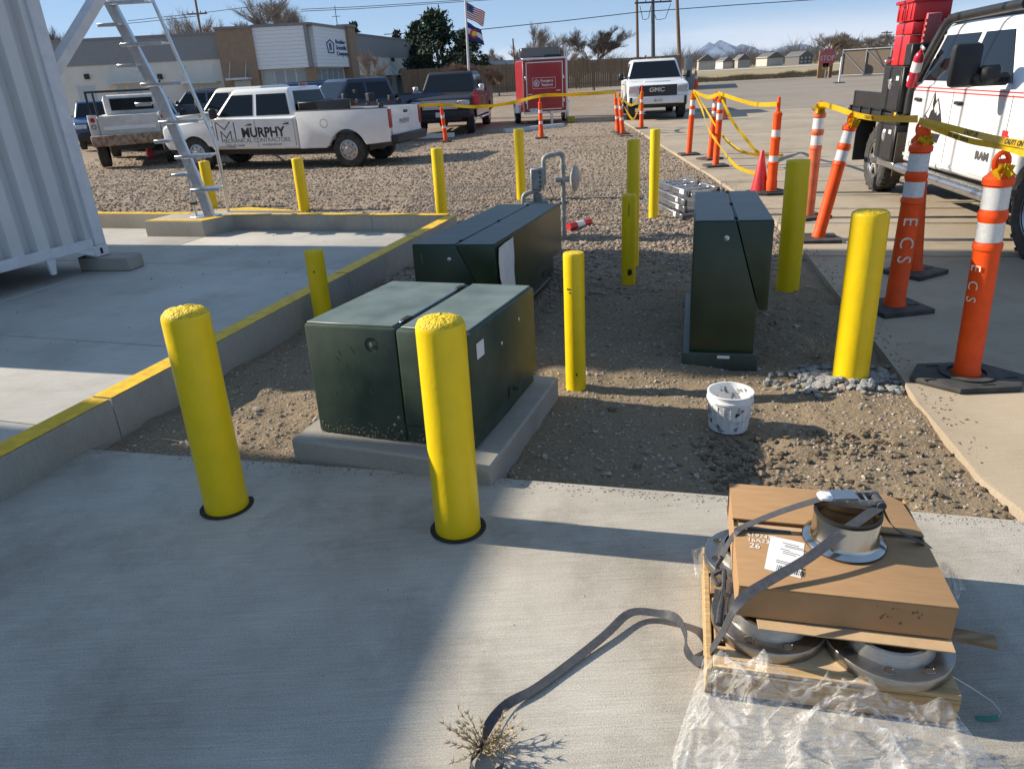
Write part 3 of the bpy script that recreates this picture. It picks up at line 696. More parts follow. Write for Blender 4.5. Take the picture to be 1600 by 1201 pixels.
tape('yellow tape tail lying from the two close posts to the ringed post', [(1128, 156, 13.4), (1145, 190, 13.2), (1166, 218, 13.0), (1184, 238, 12.9), (1200, 243, 13.0), (1224, 243, 12.9)], .05, 4)
tape('yellow tape strung from the two close posts to the pointed ringed post', [(1124, 146, 13.4), (1150, 155, 12.6), (1180, 163, 11.6), (1214, 163, 10.3)], .06)
tape('short yellow tape tied from the faded post to the leaning post', [(1270, 172, 8.45), (1283, 163, 8.4), (1300, 167, 8.1), (1332, 178, 7.4)], .05)
def tape_text(Q, sd, f, s, size, par):
    """one printed letter after the other along the tape, on the side toward the yard"""
    i = int(f*(len(Q)-2)); rem = 0.; step = size*.78
    for ch in s:
        t = (Q[i+1]-Q[i]); L = t.length; t = t/L; u = sd[i]-t*sd[i].dot(t); u.normalize(); n = t.cross(u)
        if n.dot(Vector(CP)-Q[i]) < 0: n = -n; u = -u if u.z < 0 else u
        if ch != ' ': text('print', ch, size, TBLK, par, fr(Q[i]+t*rem+n*.0025-u*size*.34, t, u, n), .0003, sx=1.1, bold=.001)
        rem += step
        while rem > (Q[i+1]-Q[i]).length and i < len(Q)-2: rem -= (Q[i+1]-Q[i]).length; i += 1
tp, Q, sd = tape('yellow caution tape printed in black from the leaning post to the stencilled post', [(1331, 178, 7.35), (1360, 184, 6.9), (1400, 186, 6.1), (1434, 186, 5.2)], .05, .3)
tape_text(Q, sd, .28, 'CAUTION', .045, tp)
tp, Q, sd = tape('upper printed caution tape strand from the stencilled post to the hexagonal-base post', [(1436, 188, 5.0), (1470, 196, 4.6), (1520, 209, 4.2), (1566, 220, 3.74), (1602, 226, 3.5), (1660, 240, 3.2)], .036, .25)
tape_text(Q, sd, .38, 'CAUTION', .034, tp); tape_text(Q, sd, .66, 'CAUTION', .034, tp)
tp, Q, sd = tape('lower printed caution tape strand from the stencilled post to the hexagonal-base post', [(1438, 192, 5.0), (1465, 203, 4.6), (1515, 220, 4.2), (1566, 229, 3.74), (1602, 240, 3.5), (1660, 256, 3.2)], .032, .3)
tape_text(Q, sd, .30, 'DO NOT ENTER', .026, tp)
def knot(key, label_, n=5, s=.05):
    o, a, b, M, L = TOPS[key]; bb = B(); c = M@Vector((0, 0, L*.93))
    for k in range(n):
        pts = [c+Vector((random.uniform(-1, 1)*s*1.2, -.03-abs(random.gauss(0, .4))*s, random.uniform(-1, .6)*s)) for _ in range(4)]
        bb.ribbon([pts[0], pts[1], pts[2], pts[3]], .03, (0, -.3, 1), .0015)
    bb.done('tape_knot', TAPE, o)
for k in ('D1', 'D2', 'D4', 'D5', 'D9', 'D7'): knot(k, '')

# ---- bucket
BKT = mat('paint_splashed_plastic', (.02, .02, .022), .45, vs=9, col2=(.78, .77, .75), det=7, thr=(.37, .43))
p = G(1146, 680, -.05)
o = root('bucket', 'white plastic bucket splashed with black paint, standing on the dirt', 'bucket', (p.x, p.y+.1, -.045), .4)
B().lathe([(0, .004), (.098, .004), (.1, .0), (.112, .16), (.114, .165), (.119, .165), (.119, .176), (.113, .176), (.113, .198), (.118, .2), (.118, .206), (.109, .206), (.107, .19), (.095, .012), (0, .012)], 40).done('shell', BKT, o, 35)
for k in range(40):
    t = k/40*6.283; B().box((0, 0, 0), (.004, .003, .13), RZ(t)@T(.1075, 0, .085)@RY(.075)).done('rib', BKT, o) if k % 2 == 0 and math.sin(t+.4) < .2 else None
B().tube([(.118*math.cos(t), .118*math.sin(t), .17-.10*math.sin((t-3.4)/2.2*math.pi)) for t in np.linspace(3.4, 5.6, 14)], .002, 6).done('wire_handle', STEEL, o)
# ---- lumps of set concrete round the corner bollard, dry weeds
LUMP = stone_mat('concrete_lumps', [(.30, .30, .285), (.42, .42, .40), (.36, .355, .34)], 40)
pc = G(1325, 590, -.02)
n = 420; ang = NR.uniform(0, 6.283, n); rr = .09+.30*NR.uniform(0, 1, n)**1.6
px_ = pc.x+rr*np.cos(ang)*1.15-.03; py_ = pc.y+rr*np.sin(ang)*.62; k = px_ < 2.3
stones('concrete_lumps', np.stack([px_[k], py_[k], zt(px_[k], py_[k])+.008], 1), NR.uniform(.008, .030, k.sum()), LUMP, 'crumbly grey concrete lumps heaped round the corner bollard foot')
STRAW = mat('dry_straw', (.46, .36, .22), .9, var=.25, vs=30)
def weed(name, loc, n, h, spread, label, seed):
    rnd = random.Random(seed); o = root(name, label, 'weed', loc, 0)
    bb = B(); tips = []
    for k in range(n):
        a = rnd.uniform(0, 6.28); l = h*rnd.uniform(.5, 1); p = Vector((0, 0, 0)); d = Vector((math.cos(a)*spread, math.sin(a)*spread, 1)).normalized(); pts = [p]
        for i in range(5):
            d = (d+Vector((rnd.uniform(-.3, .3), rnd.uniform(-.3, .3), rnd.uniform(-.25, .15)))).normalized(); p = p+d*l/5; p.z = max(p.z, .004); pts.append(p)
            tips.append((p.copy(), d.copy()))
        bb.tube(pts, [.0018*(1-.12*i) for i in range(6)], 4)
    bb.done('stem', STRAW, o)
    lf = B()
    for p, d in tips:
        for k in range(6):
            q = (d+Vector((rnd.uniform(-1, 1), rnd.uniform(-1, 1), rnd.uniform(-.4, .8)))).normalized()*rnd.uniform(.01, .025)*h/.14
            w = q.orthogonal().normalized()*.0022
            e = p+q; e.z = max(e.z, .003)
            lf.faces([p-w, p+w, e], [(0, 1, 2)])
    lf.done('dry_leaf', STRAW, o, 0)
    return o
weed('dry_weed', G(752, 1172, 0), 26, .14, 1.0, 'pale dried tumbleweed scrap lying on the black strap', 3)
weed('dry_weed', G(1275, 560, -.05), 14, .22, .8, 'brown dead weed growing beside the lumpy concrete', 4)
# ================================================================== CONTAINER, STAIR, UNSEEN SHADOW CASTERS
WCP = mat('container_white', (.58, .57, .555), .5, var=.10, vs=1.2, bump=.05, bs=6, det=8, stretch=(1, 1, .25))
WPT = mat('white_paint_steel', (.62, .62, .63), .45, var=.08)
fx = Vector((-.375, -.927, 0)).normalized(); fy = Vector((-.927, .375, 0)).normalized()
CK = Vector((-4.29, 7.80, .15)); CL, CWd, CHt = 2.75, 2.44, 2.95
def corr(L, amp=.085, pitch=.27, inset=.03):
    """trapezoid corrugation along x: (x, offset)"""
    out = []; x = .11
    while x < L-.11-pitch:
        out += [(x, 0), (x+pitch*.36, 0), (x+pitch*.46, amp), (x+pitch*.80, amp), (x+pitch*.9, 0)]; x += pitch
    return [(.02, 0)]+out+[(x, 0), (L-.02, 0)]
def container(label, corner, L, W, H):
    rz = math.atan2(fx.y, fx.x)                  # local x runs along the visible side, local -y points into the box
    o = root('container', label, 'container', corner, rz)
    def wall(M, L):
        b = B(); pr = corr(L)
        b.loft([[M@Vector((x, -.03-f, .16)) for x, f in pr], [M@Vector((x, -.03-f, H-.1)) for x, f in pr]], closed=False, caps=False)
        return b
    wall(I4, L).done('side_wall', WCP, o, 25)
    wall(T(0, -W, 0)@RZ(math.pi/2), W).done('end_wall', WCP, o, 25)
    wall(T(L, -W, 0)@RZ(math.pi), L).done('side_wall', WCP, o, 25)
    wall(T(L, 0, 0)@RZ(-math.pi/2), W).done('end_wall', WCP, o, 25)
    B().box((L/2, -W/2, H-.06), (L-.04, W-.04, .03)).done('roof', WCP, o)
    B().box((L/2, -W/2, .14), (L-.04, W-.04, .04)).done('floor', HOLE, o)
    for x in (0, L):
        for y in (0, -W):
            sx = 1 if x == 0 else -1; sy = -1 if y == 0 else 1
            B().box((x+sx*.07, y+sy*.06, H/2), (.14, .12, H-.24), bev=.006).done('corner_post', WPT, o)
            for z in (.06, H-.06):
                c = B().box((x+sx*.08, y+sy*.08, z), (.178, .162, .118), bev=.01).done('corner_casting', WPT, o)
                B().box((x+sx*.085, y+(.001 if y == 0 else -W*0-.001), z), (.03, .006, .06), bev=0).done('casting_slot', HOLE, c)
    for y in (-.03, -W+.03):
        B().box((L/2, y, .15), (L-.3, .05, .1), bev=.004).done('bottom_rail', WPT, o)
        B().box((L/2, y, H-.07), (L-.3, .06, .09), bev=.004).done('top_rail', WPT, o)
    for x in (-0+.03, L-.03):
        B().box((x, -W/2, .12), (.05, W-.3, .16), bev=.004).done('end_sill', WPT, o)
    b = B().prism([(.62, .11), (.72, .11), (.70, -.05), (.65, -.05)], 0, .03, Matrix(((1, 0, 0, 0), (0, 0, -1, -.005), (0, 1, 0, 0), (0, 0, 0, 1)))); b.done('pocket_lip', WPT, o)
    b = B().prism([(.16, .11), (.40, .11), (.16, .015)], 0, .05, Matrix(((1, 0, 0, 0), (0, 0, -1, -.01), (0, 1, 0, 0), (0, 0, 0, 1)))); b.done('gusset', WPT, o)
    return o
co = container('white corrugated steel container raised on a concrete block', CK, CL, CWd, CHt)
iv = (T(*CK)@RZ(math.atan2(fx.y, fx.x))).inverted()
pA, pB = D(95, 92, 8.1), D(152, -2, 8.6); pC = pB+(pB-pA)*.8; pA = pA-(pB-pA)*.22
B().ribbon([iv@pA, iv@pC], .11, iv.to_3x3()@Vector((1, 0, .2)), .10).done('brace', WPT, co)
dk = fx*-1
def yawed(v): return math.atan2(v.y, v.x)
o = tag(B().box((0, 0, .074), (.62, .24, .148), bev=.012).done('support_block', KERBC), 'rough concrete block under the container corner', 'block')
q = CK+fx*.02+fy*.02; o.location = (q.x+.04, q.y-.02, .001); o.rotation_euler = (0, 0, R_(-12))
for (uu, ww) in ((CL-.25, .12), (.12, CWd-.2), (CL-.25, CWd-.2)):
    q = CK+fx*uu+fy*ww
    o2 = o.copy(); COL.objects.link(o2); o2.location = (q.x, q.y, .001); o2['label'] = {(CL-.25, .12): 'concrete block under the near end of the container', (.12, CWd-.2): 'concrete block under the rear side of the container', (CL-.25, CWd-.2): 'concrete block under the rear near corner of the container'}[(uu, ww)]
# unseen tall buildings to the left, placed and shaped to cast the yard shadows
TP = Vector((sdx.x, sdx.y, 0)); TN = Vector((-sdx.y, sdx.x, 0))
def tower(name, label, cat, poly, h):
    o = root(name, label, cat, (poly[0][0], poly[0][1], 0)); b = B()
    P = [(x-poly[0][0], y-poly[0][1]) for x, y in poly]
    B().prism(P, -.1, h, bev=.02).done('wall', WCP, o)
    c = Vector((sum(p[0] for p in P)/len(P), sum(p[1] for p in P)/len(P)))
    B().prism([tuple(c+(Vector(p)-c)*1.01) for p in P], h, h+.12).done('parapet', WPT, o)
    pts = P+[P[0]]
    for a, bb in zip(pts, pts[1:]):
        a, bb = Vector(a), Vector(bb); n = int((bb-a).length/1.2)
        for k in range(1, n):
            q = a+(bb-a)*k/n; B().box((q.x, q.y, h/2), (.06, .06, h-.1)).done('rib', WPT, o)
    return o
def cl(x, c): return (x, c+SUN_SL*x)
tower('unseen_tower', 'unseen tall white tower left of the container, shaped to cast the yard shadow', 'tower', [cl(-10.6, 4.44), cl(-8.1, 4.44), cl(-8.1, 7.75), cl(-10.6, 7.75)], 9.2)
c0 = Vector((-.13, 2.9))-Vector(sdx[:2])*(5.27/math.tan(SUN_EL))
dn = Vector((-.255, -.967)).normalized()
c1 = c0+dn*24
tower('unseen_building', 'unseen white building left of the near pad, shaped to cast the pad shadow', 'building', [tuple(c0), tuple(Vector((c0.x-14, c0.y-SUN_SL*14))), (c1.x-14, c1.y), tuple(c1)], 5.2)
CAB = mat('cable_black', (.02, .02, .02), .6)
for k, (y0, nm) in enumerate(((11.05, 'nearest'), (9.05, 'fifth'), (10.0, 'sixth'), (12.45, 'second'), (14.2, 'third'), (8.2, 'fourth'))):
    P = [Vector((x, y0-.29*(x-0), 5.2-.35*(1-((x-2.5)/12.5)**2))) for x in np.linspace(-10, 15, 14)]
    tag(B().tube(P, .028, 6).done('overhead_cable', CAB), ['overhead black cable whose shadow crosses the pavement beside the leaning post'][0], 'cable', 'overhead cables')
# ---- alternating-tread stair
o = root('alternating_tread_stair', 'aluminium alternating-tread stair with tubular handrails rising from the raised base', 'stair', (-3.87, 9.67, .2))
O = Vector((-3.87, 9.67, .2)); YS = 9.72
def S_(x, y, Y=YS): return D(x, y, Y)-O
beam = [Vector((0, 0, 0)), S_(318, 308), S_(252, 155), S_(172, 5), S_(172, 5)+(S_(172, 5)-S_(252, 155))*1.0]
B().ribbon(beam, .12, (0, 1, 0), .10).done('centre_beam', ALU, o, 30)
B().ribbon([b+Vector((.026, -.0525, 0)) for b in beam], .004, (0, 1, 0), .085).done('beam_edge', WPT, o, 30)
def tread(a, b, Y=YS):
    a, b = S_(*a, Y), S_(*b, Y); z = (a.z+b.z)/2
    x0, x1 = sorted((a.x, b.x)); c = (x0+x1)/2; w = x1-x0
    t = B().box((c, .0, z), (w, .23, .022), bev=.004).done('tread', ALU, o)
    B().box((c, -.112, z-.006), (w, .012, .04), bev=.003).done('nosing', ALU, t)
for a, b in (((168, 1), (236, 8)), ((197, 68), (262, 70)), ((228, 130), (292, 131)), ((256, 188), (318, 189)), ((281, 244), (338, 240)), ((305, 296), (348, 291))): tread(a, b)
for a, b in (((162, 37), (196, 42)), ((192, 100), (224, 105)), ((220, 160), (246, 163)), ((249, 217), (274, 221)), ((276, 269), (300, 272))): tread(a, b)
rr_ = [S_(357, 332, 9.98), S_(345, 262, 9.9), S_(336, 222, 9.9), S_(238, 0, 9.85)]
rr_.append(rr_[-1]+(rr_[-1]-rr_[-2])*.9)
B().tube(bend(rr_, .08), .022, 12).done('handrail', ALU, o)
B().tube(bend([S_(307, 337, 9.8), S_(296, 285, 9.8), S_(284, 232, 9.8)], .05), .019, 12).done('handrail', ALU, o)
B().box(tuple(S_(303, 318, 9.8)), (.08, .05, .03)).done('rail_clamp', GRP, o)
B().box((-.06, .02, .006), (.34, .2, .012), bev=.003).done('foot_plate', ALU, o)

# ================================================================== PALLET LOAD
WOOD = mat('pallet_wood', (.33, .20, .085), .75, vs=6, col2=(.56, .38, .18), stretch=(1, 12, 12), bump=.25, bs=9, det=9)
WOODD = mat('pallet_wood_dark', (.20, .12, .06), .8, vs=5, col2=(.38, .25, .13), stretch=(1, 8, 8), bump=.3, bs=9)
CARD = mat('cardboard', (.37, .215, .10), .85, vs=9, var=.07, bump=.06, bs=30, stretch=(1, 6, 1), det=5)
CARDL = mat('cardboard_light', (.50, .34, .19), .85, vs=9, var=.12)
SS = mat('machined_steel', (.38, .365, .34), .36, 1., var=.12, vs=30, bump=.06, bs=140, stretch=(1, 1, 6))
SSP = mat('polished_steel', (.55, .53, .49), .2, 1., var=.08, vs=9)
STRAP = mat('black_strap', (.045, .047, .055), .65, var=.25, vs=60, bump=.35, bs=220, bdist=.001)
yw = math.atan2(-.16, .64)
PO = G(1100, 1100, 0); PO = Vector((.545, 1.585, 0))
pe = Vector((math.cos(yw), math.sin(yw), 0)); pn = Vector((-math.sin(yw), math.cos(yw), 0))
o = root('pallet', 'small worn wooden pallet under the cardboard box and flanges', 'pallet', PO, yw)
PW, PD_ = .655, .64
for y in (.02, PD_/2, PD_-.02): B().box((PW/2, y, .055), (PW, .038, .088), bev=.004).done('stringer', WOOD, o)
for k, y in enumerate(np.linspace(.045, PD_-.05, 6)): B().box((PW/2+random.uniform(-.006, .006), y, .109), (PW, .085, .017), RZ(0), .003).done('top_board', WOOD if k % 2 == 0 else WOODD, o)
for x in (.04, PW/2, PW-.04): B().box((x, PD_/2, .0055), (.085, PD_, .011), bev=.002).done('bottom_board', WOODD, o)
B().box((-.012, PD_/2-.03, .062), (.02, PD_-.05, .1), bev=.003).done('side_board', WOOD, o)
B().box((PW/2-.08, .16, .119), (.42, .26, .003)).done('cardboard_sheet', CARDL, o)
def PL(x, y, z=0): return PO+pe*x+pn*y+Vector((0, 0, z))
def flange(x, y, z, R, label, rz, tilt=0):
    o = root('pipe_flange', label, 'flange', PL(x, y, z), yw+rz, 'steel pipe flanges on the pallet')
    o.rotation_euler = (tilt, 0, yw+rz)
    b = B(); n = 64; ri = R*.60; th = .036
    b.lathe([(ri, 0), (R-.002, 0), (R, .003), (R, th-.003), (R-.002, th), (ri+.022, th), (ri+.018, th+.012), (ri+.008, th+.034), (ri, th+.036), (ri, 0)], n).done('ring', SS, o, 35)
    for k in range(8):
        t = k/8*6.283+.2; q = (R*.82*math.cos(t), R*.82*math.sin(t))
        h = B().lathe([(.0135, .0005), (.0155, .0012), (.0135, .0016)], 18, T(*q, th)).done('hole_chamfer', SSP, o)
        B().lathe([(0, .0006), (.0135, .0006)], 18, T(*q, th)).done('bolt_hole', HOLE, o)
    return o
flange(.168, .205, .122, .172, 'steel flange on the pallet under the left front of the cardboard box', .1)
flange(.495, .165, .122, .178, 'steel flange poking out under the right front of the cardboard box', .4)
flange(.145, .50, .122, .165, 'steel flange at the left rear of the pallet by the strap knot', .9)
flange(.50, .50, .122, .165, 'steel flange under the rear of the cardboard box', .6)
tag(B().prism([(-.25, -.02), (.27, -.02), (.275, .1), (-.26, .12)], 0, .004, T(*PL(.375, .10, .197))@RZ(yw-.01)@RX(-.03)).done('cardboard_flap', CARDL), 'loose pale cardboard strip under the front of the box', 'cardboard')
# box
BX = Vector((.635, 1.69, .205)); bw, bd, bh = .585, .575, .108
o = root('cardboard_box', 'brown cardboard box with a shipping label, strapped on top of the flanges', 'cardboard box', BX, yw)
B().box((bw/2, .004, bh/2), (bw, .006, bh), bev=.002).done('side_panel', CARD, o)
B().box((bw/2, bd-.004, bh/2), (bw, .006, bh), bev=.002).done('side_panel', CARD, o)
B().box((.003, bd/2, bh/2), (.006, bd-.014, bh-.002), bev=.002).done('end_panel', CARD, o)
B().box((bw-.003, bd/2, bh/2), (.006, bd-.014, bh-.002), bev=.002).done('end_panel', CARD, o)
B().box((bw/2, bd/2, .004), (bw-.014, bd-.02, .005)).done('bottom_panel', CARD, o)
B().box((bw/2, bd/2+.035, bh-.012), (bw-.016, .11, .005)).done('inner_flap', CARDL, o)
gp = .315
B().prism([(0, .0), (bw, 0), (bw, gp-.015), (bw*.5, gp-.012), (0, gp-.01)], bh+.0005, bh+.0055, bev=.0015).done('front_flap', CARD, o)
B().prism([(0, gp+.035), (bw*.5, gp+.03), (bw, gp+.022), (bw*.97, bd*.93), (bw*.9, bd), (0, bd)], bh+.001, bh+.0075, T(0, 0, 0)@RY(0)@RX(.0), bev=.0015).done('rear_flap', CARD, o)
zl = bh+.006
B().prism([(.10, .05), (.20, .02), (.235, .20), (.135, .225)], zl, zl+.0008, T(-.02, .04, 0)).done('shipping_label', PAPER, o)
INK = mat('label_ink', (.03, .03, .035), .7); WINK = mat('white_marker', (.75, .72, .66), .8)
Ml = T(.085, .09, zl+.001)@RZ(-.28)
for k in range(16): B().box((.028+.0052*k, .02, 0), (.0012+.0022*((k*7) % 3)/2, .026, .0004), Ml).done('barcode_bar', INK, o)
for k, (x0, x1, y) in enumerate(((.02, .07, .155), (.03, .085, .145), (.03, .095, .137), (.02, .05, .12), (.03, .08, .11), (.03, .07, .1), (.02, .1, .056), (.02, .08, .047))): B().box(((x0+x1)/2, y, 0), (x1-x0, .0028, .0004), Ml).done('label_line', INK, o)
B().box((.095, .043, .0001), (.018, .008, .0004), Ml).done('label_block', INK, o)
for k, s in enumerate(('A192470', '16A23', '26')): text('marker_writing', s, (.026, .026, .034)[k], WINK, o, T(.035+.004*k, .255-.028*k-(.006 if k == 2 else 0), zl+.0008)@RZ(-.10), .0003)
for k in range(14): B().lathe([(0, .0004), (random.uniform(.002, .005), 0)], 8, T(random.uniform(.36, .5), .0005, random.uniform(.02, .09))@RX(math.pi/2)).done('stain', mat('oil_stain', (.16, .08, .03), .6), o)
# stub end
c = G(1299, 862, BX.z+bh+.0085); sc_ = Vector((c.x, c.y+.115, BX.z+bh+.0085))
sc_ = BX+pe*.335+pn*.275+Vector((0, 0, bh+.0085))
o = root('stub_end', 'short flared stainless pipe stub standing on the cardboard box', 'pipe fitting', sc_, 0)
B().lathe([(.093, 0), (.122, 0), (.123, .005), (.119, .009), (.104, .016), (.0985, .026), (.098, .108), (.0965, .111), (.0935, .111), (.092, .108), (.092, .002), (.093, 0)], 64).done('shell', SSP, o, 30)
B().lathe([(.1225, .001), (.1245, .003), (.1235, .006), (.1215, .0045)], 64).done('rim_edge', SEAM, o)
B().lathe([(.0975, .1), (.0995, .102), (.0995, .112), (.0915, .113), (.0912, .104)], 64).done('rubber_edge', SEAM, o)
# ratchet
zt_ = .122
rt = root('ratchet_strap', 'black ratchet strap with steel buckle, its tail snaking from the box across the pad', 'strap', sc_, 0)
MR = T(.02, .03, zt_)@RZ(-.12)@RY(.08)
for s in (-1, 1):
    B().prism([(-.075, -.006), (.07, -.008), (.095, .012), (.085, .03), (.02, .022), (-.07, .02)], -.002, .002, MR@T(0, s*.024, 0)@RX(math.pi/2)).done('buckle_plate', STEEL, rt)
for x in (-.06, -.02, .02, .045, .078): B().cyl(MR@Vector((x, -.03, .012)), MR@Vector((x, .03, .012)), .0055, n=10).done('buckle_pin', STEEL, rt)
B().box((-.03, 0, .026), (.085, .05, .008), MR@RY(-.1), .003).done('lever', STEEL, rt)
B().cyl(MR@Vector((.08, -.036, .012)), MR@Vector((.08, .036, .012)), .014, n=14).done('spindle', STRAP, rt)
B().box((-.085, -.01, .018), (.045, .04, .022), MR, .008).done('white_tag', WHT, rt)
W_ = lambda x, y, z: Vector((x, y, z))-sc_
def Gs(x, y, z): return G(x, y, z)-sc_
top = BX.z+bh+.010
def strap(pts, side, w=.028, k=6):
    P = [Vector(p) for p in pts]; Q = []; SD = []
    sdl = side if isinstance(side, list) else [side]*len(P)
    for i in range(len(P)-1):
        p0, p1, p2, p3 = P[max(i-1, 0)], P[i], P[i+1], P[min(i+2, len(P)-1)]
        for j in range(k):
            t = j/k; Q.append(.5*((2*p1)+(p2-p0)*t+(2*p0-5*p1+4*p2-p3)*t*t+(3*p1-p0-3*p2+p3)*t**3)); SD.append(Vector(sdl[i])*(1-t)+Vector(sdl[i+1])*t)
    Q.append(P[-1]); SD.append(Vector(sdl[-1]))
    return B().ribbon(Q, w, SD, .0018).done('webbing', STRAP, rt, 50)
X_, Y_, Z_ = Vector((1, 0, 0)), Vector((0, 1, 0)), Vector((0, 0, 1))
strap([MR@Vector((-.07, 0, .012)), Gs(1225, 797, top+.075), Gs(1163, 822, top+.012), Gs(1150, 832, top), Gs(1138, 848, top-.04), Gs(1128, 870, top-.075)], [Y_, Y_, Y_, Y_, Y_, Y_], .026)
strap([MR@Vector((.085, .0, .012)), Gs(1395, 822, top+.055), Gs(1437, 846, top+.004), Gs(1452, 852, top-.03)], [Y_, Y_, Y_, Y_], .026)
strap([Gs(1163, 822, top+.002), Gs(1200, 828, top-.004), Gs(1236, 832, top-.004)], Y_, .02)
main = [MR@Vector((.075, -.03, .008)), Gs(1318, 830, top+.085), Gs(1262, 872, top+.05), Gs(1205, 905, top+.02), Gs(1165, 930, top-.002), Gs(1143, 958, top-.03), Gs(1130, 985, .20), Gs(1113, 1012, .13), Gs(1099, 1031, .05), Gs(1083, 1030, .012), Gs(1072, 1012, .03), Gs(1071, 990, .05), Gs(1058, 966, .05), Gs(1030, 958, .035), Gs(985, 957, .03), Gs(945, 992, .02), Gs(885, 1040, .012), Gs(835, 1076, .012), Gs(792, 1100, .016), Gs(765, 1130, .02), Gs(752, 1165, .016), Gs(738, 1183, .02), Gs(736, 1200, .025), Gs(755, 1215, .03), Gs(785, 1198, .035), Gs(782, 1180, .03)]
sdm = [Y_*.6+Z_*.2]*2+[Y_*.8+Z_*.3]*3+[Y_]*2+[Vector((.3, .6, .6))]*2+[Vector((.2, .2, 1))]*4+[Vector((.3, 1, .2))]*2+[Vector((-.5, .8, .1))]*3+[Vector((-.5, .6, .4))]*2+[Vector((.2, .2, 1))]*6
strap(main, sdm[:len(main)], .03)
# knot at the flange
kp = [Gs(1128, 870, .26), Gs(1118, 885, .22), Gs(1135, 900, .2), Gs(1122, 915, .19), Gs(1112, 898, .2), Gs(1132, 888, .22), Gs(1130, 925, .18), Gs(1124, 955, .17), Gs(1122, 975, .165)]
B().tube(bend(kp, .012, 3), .008, 7).done('knot', STRAP, rt)
for dx in (-5, 6): strap([Gs(1125+dx, 920, .19), Gs(1124+dx, 945, .175), Gs(1122+dx*.6, 975, .166)], X_, .014)
# plastic wrap
PLW = bpy.data.materials.new('clear_wrap'); PLW.use_nodes = True
nt = PLW.node_tree; b_ = nt.nodes['Principled BSDF']; b_.inputs['Base Color'].default_value = (.86, .87, .88, 1); b_.inputs['Roughness'].default_value = .16
tcw = nt.nodes.new('ShaderNodeTexCoord'); nw = nt.nodes.new('ShaderNodeTexNoise'); nw.inputs['Scale'].default_value = 14; nw.inputs['Detail'].default_value = 7; nw.inputs['Distortion'].default_value = 2.2
mpw = nt.nodes.new('ShaderNodeMapping'); mpw.inputs['Scale'].default_value = (1, 3, 1); mpw.inputs['Rotation'].default_value = (0, 0, .9)
lk(nt, tcw.outputs['Object'], mpw.inputs[0]); lk(nt, mpw.outputs[0], nw.inputs['Vector'])
rw = nt.nodes.new('ShaderNodeMapRange'); rw.inputs['From Min'].default_value = .38; rw.inputs['From Max'].default_value = .72; rw.inputs['To Min'].default_value = .06; rw.inputs['To Max'].default_value = .52
lk(nt, nw.outputs['Fac'], rw.inputs['Value']); lk(nt, rw.outputs[0], b_.inputs['Alpha'])
bw_ = nt.nodes.new('ShaderNodeBump'); bw_.inputs['Strength'].default_value = .7; bw_.inputs['Distance'].default_value = .006; lk(nt, nw.outputs['Fac'], bw_.inputs['Height']); lk(nt, bw_.outputs[0], b_.inputs['Normal'])
b_.inputs['Transmission Weight'].default_value = .25
def wrap(name, edge_far, edge_near, nu, nv, amp, label, zf, zn, seed):
    """crumpled sheet between two pixel polylines on the ground: long soft folds with sharp creases"""
    def samp(L, t):
        t = np.clip(t, 0, 1)*(len(L)-1); i = np.minimum(t.astype(int), len(L)-2); f = t-i; A = np.array(L, float); return A[i]*(1-f)[..., None]+A[i+1]*f[..., None]
    U, Tt = np.meshgrid(np.linspace(0, 1, nu+1), np.linspace(0, 1, nv+1))
    a = samp(edge_far, U+.03*vnoise(Tt*1, U*0, .2, seed)); b = samp(edge_near, U); b = b+np.stack([vnoise(U, U*0, .07, seed+9)*26, vnoise(U, U*0, .05, seed+8)*44], -1)
    z0 = zf*(1-Tt)**1.6+zn
    XY = np.empty(U.shape+(2,))
    for j in range(nv+1):
        for i in range(nu+1):
            p = G(a[j, i, 0]*(1-Tt[j, i])+b[j, i, 0]*Tt[j, i], a[j, i, 1]*(1-Tt[j, i])+b[j, i, 1]*Tt[j, i], float(z0[j, i])); XY[j, i] = p.x, p.y
    x, y = XY[..., 0], XY[..., 1]
    wx, wy = x+.10*vnoise(x, y, .13, seed+2), y+.10*vnoise(x, y, .13, seed+3)
    rd = lambda s, sx, sy, q: (1-np.abs(2*vnoise(wx*sx+wy*.5, wy*sy-wx*.4, s, q)))**3
    h = .55*(vnoise(x, y, .19, seed+4)+.5)+.55*rd(.13, 1, .5, seed)+.28*rd(.06, .6, 1.3, seed+1)+.12*rd(.028, 1, .7, seed+5)
    e = np.clip(5*np.minimum(U, 1-U)+.1, 0, 1)*np.clip(4*(1-Tt)+.08, 0, 1)
    V = np.stack([x, y, np.maximum(.003, z0+e*amp*h)], -1).reshape(-1, 3)
    F_ = [(j*(nu+1)+i, j*(nu+1)+i+1, (j+1)*(nu+1)+i+1, (j+1)*(nu+1)+i) for j in range(nv) for i in range(nu)]
    o = npmesh(name, V, F_, PLW, None, True); return tag(o, label, 'plastic wrap', 'clear plastic wrap')
wrap('plastic_wrap', [(1098, 1035), (1115, 1065), (1180, 1072), (1260, 1085), (1330, 1098), (1410, 1110), (1480, 1118), (1500, 1130)], [(1040, 1190), (1075, 1215), (1150, 1230), (1260, 1262), (1350, 1270), (1440, 1262), (1520, 1240), (1570, 1215)], 150, 70, .125, 'crumpled clear plastic wrap lying against the pallet front', .10, .004, 21)
wrap('plastic_wrap', [(1078, 862), (1092, 858), (1100, 852)], [(1086, 892), (1096, 890), (1103, 884)], 14, 10, .02, 'scrap of clear plastic sticking out beside the pallet left edge', .08, .06, 31)
wrap('plastic_wrap', [(1470, 880), (1482, 885), (1494, 900)], [(1488, 940), (1498, 935), (1506, 925)], 16, 12, .02, 'scrap of clear plastic tucked behind the cardboard box right end', .16, .10, 37)
a = G(1478, 988, .1); b = G(1556, 1003, .1)
